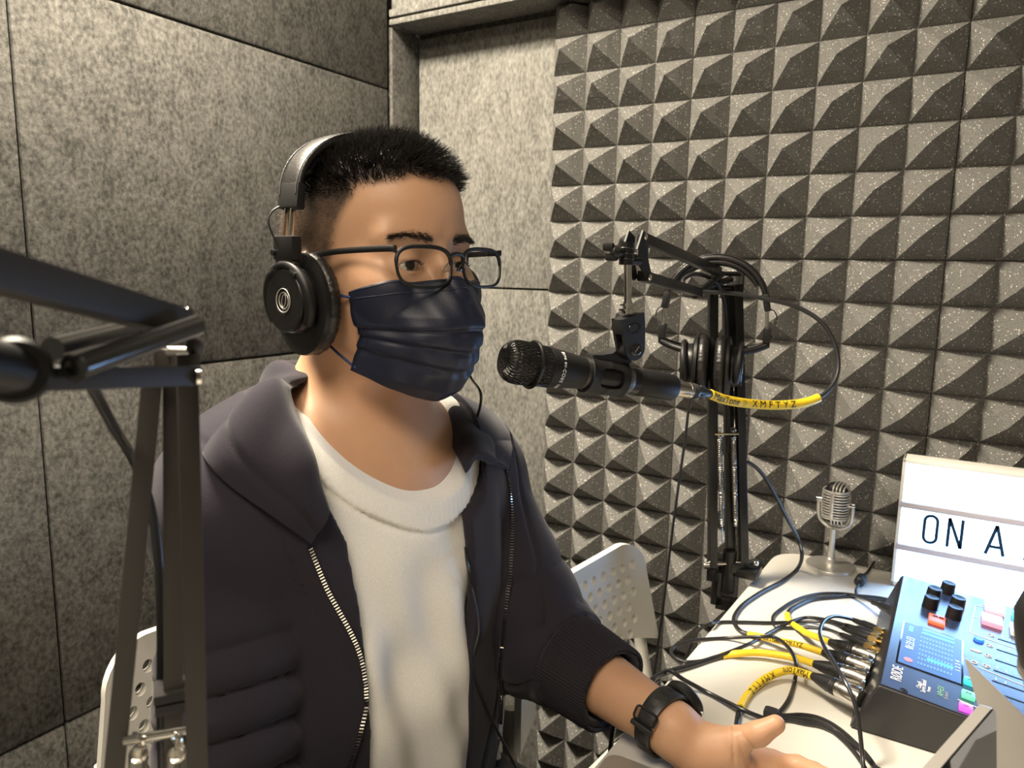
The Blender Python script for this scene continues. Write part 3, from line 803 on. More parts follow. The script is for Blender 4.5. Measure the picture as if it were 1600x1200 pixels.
if np.mean((nn_*[0, 0, 1]).sum(2)) < 0: nn_ = -nn_
for i in range(N_):
    for j in range(Mx):
        sfr = j/(Mx-1)
        G_[i, j] += nn_[i, j]*(-.0030*math.exp(-((sfr-.74)/.018)**2)-.0016*math.exp(-((sfr-.79)/.014)**2)+.0055*math.exp(-((sfr-.45)/.22)**2)+.0016*math.sin(i*.55+sfr*5)*math.sin(sfr*3.1))
top_ = G_; bot_ = G_-nn_*.011
V = np.concatenate([top_.reshape(-1, 3), bot_.reshape(-1, 3)]); Fc = []; K = N_*Mx
for i in range(N_-1):
    for j in range(Mx-1):
        a = i*Mx+j; Fc += [(a, a+1, a+Mx+1, a+Mx), (K+a, K+a+Mx, K+a+Mx+1, K+a+1)]
for i in range(N_-1):
    for j in (0, Mx-1):
        a = i*Mx+j; q = (a, a+Mx, K+a+Mx, K+a); Fc.append(q if j == 0 else q[::-1])
for j in range(Mx-1):
    for i in (0, N_-1):
        a = i*Mx+j; q = (a, K+a, K+a+1, a+1); Fc.append(q if i == 0 else q[::-1])
hood = plink('hood', V, Fc, NAVY, hoodie); sharp(hood, 60)
bv = hood.modifiers.new('b', 'SUBSURF'); bv.levels = 1; bv.render_levels = 1
# zipper tapes with metal teeth
def zipper(px, tape_in):
    P = [];
    for x, y in px:
        h_ = hit(x, y, .0022)
        if h_ is not None: P.append(h_)
    P = cr(P, 8)
    seg = np.linalg.norm(np.diff(P, axis=0), axis=1); s = np.r_[0, np.cumsum(seg)]
    # smooth
    for _ in range(6): P[1:-1] = (P[:-2]+P[1:-1]*2+P[2:])/4
    s = np.r_[0, np.cumsum(np.linalg.norm(np.diff(P, axis=0), axis=1))]
    u = np.arange(0, s[-1], .0030); Q = np.stack([np.interp(u, s, P[:, k]) for k in range(3)], 1)
    b = MB(); tb_ = MB()
    T = np.gradient(Q, axis=0)
    vd = np.array([nrm(camL-q) for q in Q])
    for i in range(0, len(Q)):
        h_, n_, _, _ = hv.find_nearest(Vector(Q[i])); n_ = np.array(n_)
        if n_@(camL-Q[i]) < 0: n_ = -n_
        t_ = nrm(T[i]); x_ = nrm(np.cross(t_, n_)); z_ = np.cross(x_, t_)
        b.box(Q[i]+z_*.0006, (.0038, .0013, .0018), np.array([x_, t_, z_]).T)
    tb_.tube(Q[::2]-.0030*vd[::2], .0036, 8, flat=.6)
    o = plink('zipper', np.concatenate(tb_.v), tb_.f, RIB, hoodie)
    o2 = plink('zipper_teeth', np.concatenate(b.v), b.f, M['chrome'], hoodie, False)
    tag(o2, 'silver metal zip teeth')
zipper([(483, 856), (495, 885), (511, 922), (528, 952), (546, 985), (560, 1018), (568, 1055), (570, 1095), (565, 1130), (556, 1165), (543, 1199)], 1)
zipper([(788, 733), (794, 762), (798, 810), (799, 850), (797, 900), (792, 950), (787, 1000), (783, 1050), (780, 1090), (779, 1130)], 1)

# ---------------------------------------------------------------- face mask
MK = thing('face_mask', 'navy pleated face mask over the nose and chin', 'face mask', tuple(P2W((.06, 0, HZ-.08))))
def PW(V): V = np.asarray(V, float); return PO+V[:, :1]*PF+V[:, 1:2]*PL+V[:, 2:]*np.array([[0, 0, 1]])
def mask_pt(s, t):
    af = np.interp(t, [0, .12, .3, .45, .62, .8, .92, 1], [.1045, .1150, .1255, .129, .124, .113, .100, .082])
    zf = np.interp(t, [0, 1], [HZ-.012, HZ-.127]); ze = np.interp(t, [0, 1], [HZ-.026, HZ-.096])
    ae = np.interp(t, [0, .5, 1], [.046, .050, .040]); be = np.interp(t, [0, .45, .75, 1], [.0700, .0655, .0625, .0640])
    k = abs(s); q = (1-k**2.0)
    pk = np.interp(t, [0, .3, .6, 1], [1.25, 1.0, .85, .9])
    a = ae+(af-ae)*q**pk; b = be*s
    z = ze+(zf-ze)*(1-k**1.7)
    pl = 0
    for c, am in ((.40, .0058), (.56, .0058), (.72, .0050)):
        cc = c+.05*(k-.3)*(1 if c < .5 else -.6)
        x = (t-cc)/.008
        pl += am*(1/(1+math.exp(-max(min(x, 30), -30))))*math.exp(-max(t-cc, 0)/.11)*-1
    pl *= (1-.35*k)
    wr = .0009*math.sin(s*9+t*14)+.0007*math.sin(s*21-t*9)
    n = nrm((q+.15, s*1.1, -.25*(t-.5)))
    return np.array([a, b, z])+n*(pl+wr+.0042)
def clear(P, gap=.003):
    P = np.array(P, float).reshape(-1, 3)
    for _ in range(5):
        e = 1e-3; d = skin_top(P); g = np.stack([skin_top(P+np.eye(3)[k]*e)-d for k in range(3)], 1); g /= np.linalg.norm(g, axis=1, keepdims=True)+1e-9
        P = P+g*np.maximum(gap-d, 0)[:, None]
    return P
_mp = mask_pt
def mask_pt(s, t): return clear(_mp(s, t))[0]
NSs, NT = 72, 90
V = clear([_mp(-1+2*i/NSs, j/NT) for i in range(NSs+1) for j in range(NT+1)]); Fc = [(i*(NT+1)+j, i*(NT+1)+j+1, (i+1)*(NT+1)+j+1, (i+1)*(NT+1)+j) for i in range(NSs) for j in range(NT)]
def mask_mat():
    m, n, l, b = nt('mask_fabric')
    t = n.new('ShaderNodeTexCoord'); x = n.new('ShaderNodeTexVoronoi'); x.inputs['Scale'].default_value = 1300
    u = n.new('ShaderNodeBump'); u.inputs['Strength'].default_value = .25; u.inputs['Distance'].default_value = .0004
    l.new(t.outputs['Object'], x.inputs['Vector']); l.new(x.outputs['Distance'], u.inputs['Height']); l.new(u.outputs[0], b.inputs['Normal'])
    b.inputs['Base Color'].default_value = (.013, .016, .034, 1); b.inputs['Roughness'].default_value = .45; b.inputs['Specular IOR Level'].default_value = .35
    return m
MM = mask_mat()
mo = link('mask_fabric', PW(V), Fc, MM, MK); sm = mo.modifiers.new('s', 'SOLIDIFY'); sm.thickness = .0010; sm.offset = -1
for tt0 in (.012, .085):
    b = MB(); b.tube(PW([mask_pt(-1+2*i/60, tt0) for i in range(2, 59)])+PF*.0004, .0006, 6); b.go('welded_seam', MM, MK)
for s in (-1, 1):
    b = MB()
    for i in range(14):
        t_ = .42+.26*i/14
        b.ball(PW([mask_pt(s*.955, t_)])[0], .0009, 6); b.ball(PW([mask_pt(s*.985, t_)])[0], .0009, 6)
    b.go('edge_weld', MM, MK)
    e0 = mask_pt(s*.97, .07); e1 = mask_pt(s*.97, .95)
    lp = cr([e0, (.022, s*.0745, HZ-.026), (-.004, s*.079, HZ-.012), (-.024, s*.078, HZ-.002), (-.030, s*.077, HZ-.03), (-.014, s*.0735, HZ-.055), (.016, s*.0690, HZ-.078), e1], 8)
    b = MB(); b.tube(PW(lp), .0013, 8); b.go('ear_loop', mat('navy_elastic', (.02, .035, .12), .6) if s < 0 else bpy.data.materials['navy_elastic'], MK)

# ---------------------------------------------------------------- spectacles
GL = thing('eyeglasses', 'black thin-rimmed eyeglasses resting over the face mask', 'glasses', tuple(P2W((.10, 0, HZ))))
def rrect(w, h, n=48, e=3.1):
    a = np.arange(n)*2*math.pi/n
    return np.c_[w*np.sign(np.cos(a))*np.abs(np.cos(a))**(2/e), h*np.sign(np.sin(a))*np.abs(np.sin(a))**(2/e)]
def lens_glass():
    m, n, l, b = nt('spectacle_lens'); n.remove(b)
    tr = n.new('ShaderNodeBsdfTransparent'); gl = n.new('ShaderNodeBsdfGlossy'); gl.inputs['Roughness'].default_value = .02
    lw = n.new('ShaderNodeLayerWeight'); lw.inputs['Blend'].default_value = .5; fp = n.new('ShaderNodeMath'); fp.operation = 'POWER'; fp.inputs[1].default_value = 5; fr = n.new('ShaderNodeMath'); fr.operation = 'MULTIPLY_ADD'; fr.inputs[1].default_value = .5; fr.inputs[2].default_value = .035; l.new(lw.outputs['Facing'], fp.inputs[0]); l.new(fp.outputs[0], fr.inputs[0]); mx = n.new('ShaderNodeMixShader')
    tr.inputs['Color'].default_value = (.96, .97, .98, 1)
    l.new(fr.outputs[0], mx.inputs[0]); l.new(tr.outputs[0], mx.inputs[1]); l.new(gl.outputs[0], mx.inputs[2]); l.new(mx.outputs[0], n['Material Output'].inputs[0])
    return m
LG = lens_glass()
def gpt(y, z): return np.array([.1090-1.5*y*y-.10*(z), y, HZ-.0005+z])
fr_ = MB()
for s in (-1, 1):
    o = rrect(.0292, .0182); o[:, 1] *= np.where(o[:, 1] < 0, 1.0, .92)
    o[:, 0] *= 1-.06*(o[:, 1] < 0)*np.abs(o[:, 1])/.018
    R = np.array([gpt(s*.0368+x, z-.001) for x, z in o])
    fr_.tube(PW(R), np.where(o[:, 1] > .004, .0019, .0014), 8, closed=True)
    ln = MB(); c = gpt(s*.0368, -.001); pts = np.vstack([R*.98+c*.02])
    V = np.concatenate([R+[.0008, 0, 0], R-[.0008, 0, 0], [c+[.0008, 0, 0]], [c-[.0008, 0, 0]]]); n = len(R)
    Fc = [(i, (i+1) % n, 2*n) for i in range(n)]+[(n+(i+1) % n, n+i, 2*n+1) for i in range(n)]
    tag(link('lens', PW(V), Fc, LG, GL, False), 'clear spectacle lens')
    # silver inner bevel
    b = MB(); b.tube(PW(R*.965+c*.035), .00045, 6, closed=True); b.go('lens_edge', M['alu'], GL)
    # temple
    t = MB(); p0 = gpt(s*.0650, .0125); hin = np.array([p0[0]-.006, s*.0705, HZ+.0125])
    ex = np.array([-.010, s*.0810, HZ+.004]); end = np.array([-.040, s*.080, HZ-.030])
    path = cr([p0, hin, (.045, s*.0755, HZ+.0105), (.015, s*.0790, HZ+.0075), ex, (-.026, s*.081, HZ-.006), end], 8)
    t.tube(PW(path), np.interp(np.arange(len(path)), [0, 8, len(path)-1], [.0014, .0012, .0010]), 10, flat=2.4)
    t.go('temple_arm', M['black_matte'], GL)
    nb_ = MB(); nb_.ball(PW([[.1000, s*.0095, HZ-.006]])[0], (.0020, .0020, .0050), 12); tag(nb_.go('nose_pad', LG, GL), 'clear nose pad')
    b = MB(); b.tube(PW(cr([gpt(s*.0085, .004), (.104, s*.009, HZ-.001), (.1005, s*.0095, HZ-.005)], 5)), .0005, 6); b.go('nose_pad_wire', M['steel'], GL)
fr_.tube(PW(cr([gpt(-.0088, .0075), gpt(-.004, .0100)+[.0012, 0, 0], gpt(.004, .0100)+[.0012, 0, 0], gpt(.0088, .0075)], 6)), .0019, 8)
fr_.go('glasses_frame', M['black_matte'], GL)
# ================================================================ headphones
def headphones(T, label, pad_in, disc_y, block_y, band_w, apex, lean, group, cup_z=0.0, cable=None):
    """T maps local (x forward, y left, z up; origin between the cups) to world"""
    W_ = lambda V: T(np.asarray(V, float).reshape(-1, 3))
    t = thing('headphones', label, 'headphones', tuple(W_((0, 0, apex))[0]), group)
    def mk(b, name, m, parent=None, ang=35, lab=None):
        o = link(name, W_(np.concatenate(b.v)), b.f, m, parent or t); sharp(o, ang)
        if lab: tag(o, lab)
        return o
    # band: arc from block to apex
    half = []
    zb_ = .072
    def arcp(u):     # u 0..1 from left end over the top to right end
        a = math.pi*u; y = band_w*math.cos(a); z = zb_+(apex-zb_)*math.sin(a)**.85 if math.sin(a) > 0 else zb_
        return np.array([lean*(z-zb_)/(apex-zb_), y, z])
    U = np.linspace(.045, .955, 61); path = np.array([arcp(u) for u in U])
    def sweep(path, w, h, off=0.0):
        b = MB(); n = len(path); V = []; T_ = np.gradient(path, axis=0)
        for i in range(n):
            tz = nrm(T_[i]); x = np.array([1.0, 0, 0]); x = nrm(x-tz*(x@tz)); y = np.cross(tz, x)
            if y@(path[i]-np.array([0, 0, zb_])) < 0: y = -y
            ww = w(i/(n-1)); hh = h(i/(n-1))
            for k in range(16):
                a = 2*math.pi*k/16; cx = math.copysign(abs(math.cos(a))**.55, math.cos(a)); sy_ = math.copysign(abs(math.sin(a))**.75, math.sin(a))
                V.append(path[i]+x*cx*ww+y*(sy_*hh+off))
        Fc = [(i*16+k, i*16+(k+1) % 16, (i+1)*16+(k+1) % 16, (i+1)*16+k) for i in range(n-1) for k in range(16)]+[tuple(range(16))[::-1], tuple((n-1)*16+k for k in range(16))]
        return b.add(V, Fc)
    bulge = lambda u: math.sin(math.pi*u)
    mk(sweep(path, lambda u: .0125+.0035*bulge(u), lambda u: .0035+.0022*bulge(u)), 'headband', M['leather'], ang=60)
    mk(sweep(path[8:-8], lambda u: .0105+.0035*bulge(u), lambda u: .0032+.0020*bulge(u), -.0065), 'headband_cushion', M['leather'], ang=60)
    # stitched rim lines on the outside
    for s in (-1, 1):
        P_ = []
        for u in np.linspace(.06, .94, 50):
            p = arcp(u); q = nrm(p-np.array([p[0], 0, zb_])); P_.append(p+q*.0042+np.array([s*.0118*(1+.25*math.sin(math.pi*u)), 0, 0]))
        b = MB(); b.tube(P_, .0007, 6); mk(b, 'headband_seam', M['leather'])
    for s in (-1, 1):
        e = arcp(.045 if s > 0 else .955); e2 = arcp(.105 if s > 0 else .895)
        d = nrm(e-e2)
        # end cap of the band
        b = MB(); x, y, z = frame(d, (1, 0, 0)); b.box(e-d*.004, (.009, .030, .024), np.array([np.cross((1, 0, 0), d), (1, 0, 0), d]).T, .002)
        mk(b, 'band_end_cap', M['black_matte'])
        bl = np.array([0, s*block_y, .046])
        # steel sliders
        b = MB()
        for k in (-.0045, .0045): b.bar(e+[k, 0, .004], bl+[k, 0, .004], .0050, .0016, (1, 0, 0), .0004)
        mk(b, 'steel_slider', M['chrome'], lab='chrome slider strips')
        b = MB(); b.tube(cr([e+[-.010, s*.003, -.004], e+[-.012, s*.012, -.010], (e+bl)/2+[-.012, s*.013, 0], bl+[-.009, s*.004, .003]], 8), .0009, 8); mk(b, 'joint_wire', M['cable'])
        # block and yoke
        disc = np.array([0, s*disc_y, 0])
        cd_ = nrm(bl-disc)
        b = MB(); b.box(bl, (.030, .010, .021), None, .002); b.box(bl+[0, 0, -.0125], (.026, .009, .010), None, .002)
        b.tube([bl+[-.013, s*.004, -.004], bl+[-.013, s*.0072, -.004]], .0028, 12)
        mk(b, 'slider_block', M['black_matte'])
        X = np.array([1.0, 0, 0]); yk = MB()
        top_ = bl+np.array([0, 0, -.014]); rr = .0315
        V = []; n = 33
        for i in range(n):
            a = math.radians(-128+256*i/(n-1)); p = disc+np.array([rr*math.sin(a), -s*.0065*(1-math.cos(a))*.5, rr*math.cos(a)])
            wdt = .0035+.0018*abs(math.sin(a)); V.append((p, wdt, a))
        pts = np.array([v[0] for v in V]); yk.tube(pts, [v[1] for v in V], 10)
        yk.tube(cr([top_+[.010, 0, 0], (top_+disc)/2+[.014, s*.001, .010], disc+[.021, 0, .022]], 6), .0048, 10)
        yk.tube(cr([top_-[.010, 0, 0], (top_+disc)/2-[.014, -s*.001, -.010], disc+[-.021, 0, .022]], 6), .0048, 10)
        mk(yk, 'yoke', M['black_matte'], ang=50)
        # cup: pad, rim, shell, disc
        P0 = s*pad_in; ax = np.array([0.0, s, 0]); fr3 = (np.array([1.0, 0, 0]), np.array([0, 0, 1.0]), ax)
        c0 = np.array([-.001, P0, -.004]); rx, rz = .0405, .0465
        pad = MB(); n = 120; m = 14; V = []
        for i in range(n):
            a = 2*math.pi*i/n
            wk = 1+.055*math.sin(a*46+.7*math.sin(a*7))+.03*math.sin(a*23+1)
            for k in range(m):
                q = 2*math.pi*k/m; rad = .0105*math.cos(q); hh = .0088*math.sin(q)
                if math.cos(q) > 0: rad *= wk
                V.append(c0+np.array([(rx-.0105+rad)*math.cos(a), s*(.0090+hh), (rz-.0105+rad)*math.sin(a)]))
        Fc = [(i*m+k, i*m+(k+1) % m, ((i+1) % n)*m+(k+1) % m, ((i+1) % n)*m+k) for i in range(n) for k in range(m)]
        pad.add(V, Fc); mk(pad, 'ear_pad', M['leather'], ang=80)
        dep = abs(disc_y)-pad_in
        sh = MB()
        sh.lathe(c0, ax, [(1.0*0+.001, .0165), (rx/rz*.0465, .0165), (.0403, .0185), (.0400, .0205), (.0350, .0228), (.0300, .0240), (.001, .0242)], 64, R=fr3, sx=1, sy=rz/rx)
        mk(sh, 'cup_rim', M['black_plastic'])
        sh = MB(); c1 = np.array([0, P0, 0])
        sh.lathe(c1, ax, [(.001, .022), (.0300, .0225), (.0290, dep-.004), (.0275, dep-.0015), (.001, dep-.001)], 56, R=fr3)
        mk(sh, 'cup_shell', M['black_plastic'])
        ds = MB(); ds.lathe(disc, ax, [(.001, -.002), (.0282, -.002), (.0284, .0012), (.0270, .0026), (.0130, .0024), (.0118, .0014), (.001, .0014)], 56, R=fr3)
        dd = mk(ds, 'cup_disc', M['black_plastic'])
        lg = MB(); lg.torus(disc+ax*.0026, ax, .0105, .0006, 40, 8, fr=fr3); lg.torus(disc+ax*.0020, ax, .0072, .0006, 36, 8, fr=fr3)
        a_ = np.linspace(0, 2*math.pi, 25)[:-1]
        lg.tube(disc+ax*.0020+np.c_[.0030*np.cos(a_)+.0012*np.sin(a_), 0*a_, .0056*np.sin(a_)], .00045, 6, closed=True)
        lo_ = link('logo', W_(np.concatenate(lg.v)), lg.f, M['alu'], dd); tag(lo_, 'thin silver ring emblem')
    return t
def T_worn(V):
    q = np.array([.004, 0, HZ-.034])
    return PW(V+q)
headphones(T_worn, 'black closed-back headphones worn over the short hair', .0735, .1090, .1060, .0990, .1540, -.020, 'black closed-back headphones')
# thin black lead of the worn headphones hanging from the far cup
wl = thing('headphone_lead', 'thin black cable hanging from the headphones past the mask', 'cable', tuple(P2W((.02, .11, 1.1))))
pth = [P2W((.000, .108, HZ-.075)), P2W((.02, .112, HZ-.12)), P2W((.045, .104, 1.06)), P2W(hit(719, 720, .010, fallback=.76)), P2W(hit(724, 790, .006, fallback=.74)), P2W(hit(733, 860, .005, fallback=.72)), P2W(hit(741, 920, .004, fallback=.72)), P2W(hit(744, 980, .004, fallback=.72)), P2W(hit(742, 1060, .0, fallback=.74)), P2W((.12, .09, .66))]
MB().tube(cr(pth, 10), .0016, 8).go('cable_jacket', M['cable'], wl)
# ================================================================ boom arms
def boom_lower(t, base, top, side, w, spring_side=1, n_up=(0, 0, 1)):
    """three square tubes from base to top; side: unit vector across; w: half spacing"""
    for k in (-1, 0, 1):
        yield k
def boom_arm_rear():
    base = np.array([-.272, 1.128, TZ]); side = nrm(_r0+.12*FH); up = np.array([0, 0, 1.0])
    t = thing('boom_stand', 'black spring boom stand clamped at the rounded table corner, holding the microphone', 'microphone arm', tuple(base))
    # table clamp
    b = MB(); c = base+np.array([.012, 0, .018]); b.box(c, (.058, .040, .012), None, .002); b.box(base+[-.022, 0, -.014], (.010, .034, .058), None, .002); b.box(base+[.006, 0, -.046], (.05, .03, .006), None, .001)
    b.tube([base+[.012, 0, -.100], base+[.012, 0, -.037]], .0045, 12); b.lathe(base+[.012, 0, -.037], (0, 0, 1), [(.012, 0), (.012, .003)], 20)
    b.box(base+[.012, 0, -.102], (.034, .007, .006), None, .002)
    b.go('table_clamp', M['black_paint'], t)
    hinge = Kv(1140, 872, 1.095)
    b = MB(); b.tube([base+[-.010, 0, .02], hinge+[0, 0, -.02]], .010, 14); b.tube([hinge-[0, 0, .055], hinge+[0, 0, .012]], .0105, 14); b.box(hinge, (.018, .016, .020), None, .002)
    b.go('swivel_post', M['black_paint'], t)
    pl = [Kv(1113, 884, 1.09), Kv(1162, 884, 1.09), Kv(1141, 872, 1.10)]
    pt = [Kv(1114, 452, 1.085), Kv(1152, 444, 1.085), Kv(1136, 452, 1.10)]
    for i in range(3):
        MB().bar(pl[i], pt[i], .0125, .0125, side, .001).go('lower_arm_tube', M['black_paint'], t)
    b = MB(); b.tube([pl[0]-side*.012+[0, 0, .004], pl[1]+side*.020+[0, 0, .004]], .0030, 12); b.tube([pl[0]-side*.004, pl[0]-side*.015], .0050, 10)
    b.ball(pl[1]+side*.018+[0, 0, .004], .0062, 14)
    b.go('hinge_bolt', M['chrome'], t)
    MB().box((pl[0]+pl[1])/2+side*.022-[0, 0, .002], (.040, .016, .015), np.array([side, np.cross(up, side), up]).T, .002).go('hinge_bracket', M['black_paint'], t)
    MB().box(pl[0]-[0, 0, .014], (.014, .012, .020), None, .002).go('hinge_bracket', M['black_paint'], t)
    c0 = Kv(1117, 678, 1.08); c1 = Kv(1154, 678, 1.08)
    MB().tube([c0, c1], .0018, 10).go('crossbar', M['chrome'], t)
    for x0, x1 in ((1124, 1128), (1146, 1150)):
        spring(t, Kv(x0, 682, 1.083), Kv(x1, 822, 1.087), .0032, 46, Kv(x1+1, 850, 1.088), 'dark')
    # elbow
    e0 = (pt[0]+pt[1]+pt[2])/3
    b = MB()
    for k in (-1, 1):
        b.box(e0+side*k*.021+[0, 0, .008], (.0022, .026, .042), np.array([side, np.cross(up, side), up]).T, .001)
    b.tube([e0-side*.024+[0, 0, .02], e0+side*.024+[0, 0, .02]], .0035, 12); b.tube([e0-side*.024, e0+side*.024], .0035, 12)
    b.go('elbow_bracket', M['black_paint'], t)
    # the short crossed links at the elbow, then the forward arm
    for a, c in ((Kv(1085, 462, 1.02), Kv(1128, 428, 1.075)), (Kv(1098, 450, 1.06), Kv(1142, 436, 1.09))):
        MB().tube([a, c], .0048, 14).go('elbow_link', M['black_paint'], t)
    A0, A1 = Kv(1003, 372, .835), Kv(1122, 424, 1.05)
    B0, B1 = Kv(1003, 431, .835), Kv(1092, 457, 1.02)
    MB().bar(A0, A1, .0115, .0115, (0, 0, 1), .001).go('upper_arm_tube', M['black_paint'], t)
    MB().bar(B0, B1, .0115, .0115, (0, 0, 1), .001).go('upper_arm_tube', M['black_paint'], t)
    # end plates
    dA = nrm(A1-A0); nA = nrm(np.cross(dA, up)); 
    C1, C2 = Kv(996, 370, .83), Kv(1003, 433, .835); C3 = Kv(981, 397, .815)
    b = MB()
    for k in (-1, 1):
        off = nA*.0085*k; poly = [C1+[0, 0, .006]-dA*.006, C1+dA*.010+[0, 0, .002], (C1+C2)/2+dA*.001, C2+dA*.006, C2-dA*.003-[0, 0, .004], C3-[0, 0, .006]+dA*.004, C3]
        n = len(poly); P0 = [q+off-nA*.0011 for q in poly]; P1 = [q+off+nA*.0011 for q in poly]
        b.add(np.array(P0+P1), [tuple(range(n)), tuple(range(n, 2*n))[::-1]]+[(i, (i+1) % n, n+(i+1) % n, n+i) for i in range(n)])
    b.go('end_plate', M['black_matte'], t, smooth=False)
    for q in (C1, C2, C3+[0, 0, .002]):
        for sg in (-1, 1): MB().lathe(q+nA*sg*.0093, nA*sg, [(.001, 0), (.0038, .0003), (.0030, .0016), (.001, .0018)], 16).go('rivet', M['chrome'], t)
    # mic joint with wing screw and chrome spigot
    J = Kv(979, 396, .80)
    b = MB(); b.tube([J-[0, 0, .012], J+[0, 0, .012]], .0078, 18); b.tube([J-[0, 0, .008]+_r0*.001, J-[0, 0, .008]+_r0*.016+FH*.01], .0045, 10)
    for k in (-.004, 0, .004): b.torus(J+[0, 0, k*1.4], (0, 0, 1), .0078, .0009)
    b.go('joint_collar', M['black_paint'], t)
    b = MB(); K_ = Kv(962, 394, .79); b.tube([J, K_], .0052, 14); b.box(Kv(951, 386, .79), (.012, .007, .009), None, .0025); b.box(Kv(956, 402, .79), (.013, .007, .008), None, .0025); b.lathe(K_+_r0*.004, -_r0, [(.007, 0), (.0075, .006), (.004, .010)], 18)
    b.go('wing_screw', M['black_plastic'], t)
    b = MB(); p0, p1 = Kv(981, 404, .80), Kv(981, 488, .80); d = nrm(p1-p0); ln = np.linalg.norm(p1-p0)
    b.lathe(p0, d, [(.0042, 0), (.0042, ln*.80), (.0050, ln*.80), (.0050, ln*.84), (.0085, ln*.84), (.0085, ln*.87), (.0055, ln*.88), (.0055, ln*.92), (.0100, ln*.93), (.0100, ln*.965), (.007, ln*.97), (.007, ln*1.02)], 28)
    b.go('threaded_spigot', M['chrome'], t)
    return t
def spring(t, a, c, r, turns, tail, tone='chrome'):
    a = np.asarray(a); c = np.asarray(c); x, y, z = frame(c-a, (1, 0, 0)); ln = np.linalg.norm(c-a)
    n = turns*10; k = np.arange(n+1)/n; th = k*turns*2*math.pi
    P = a+np.outer(k*ln, z)+r*(np.outer(np.cos(th), x)+np.outer(np.sin(th), y))
    b = MB(); b.tube(P, ln/turns*.36, 6); b.tube([a-z*.010, a-z*.004, P[0]], .0008, 6); b.tube([P[-1], c+z*.003, tail], .0008, 6)
    b.torus(a-z*.010, x, .0035, .0008, 16, 6)
    return b.go('spring', M['steel'] if tone == 'dark' else M['chrome'], t)
boom_arm_rear()

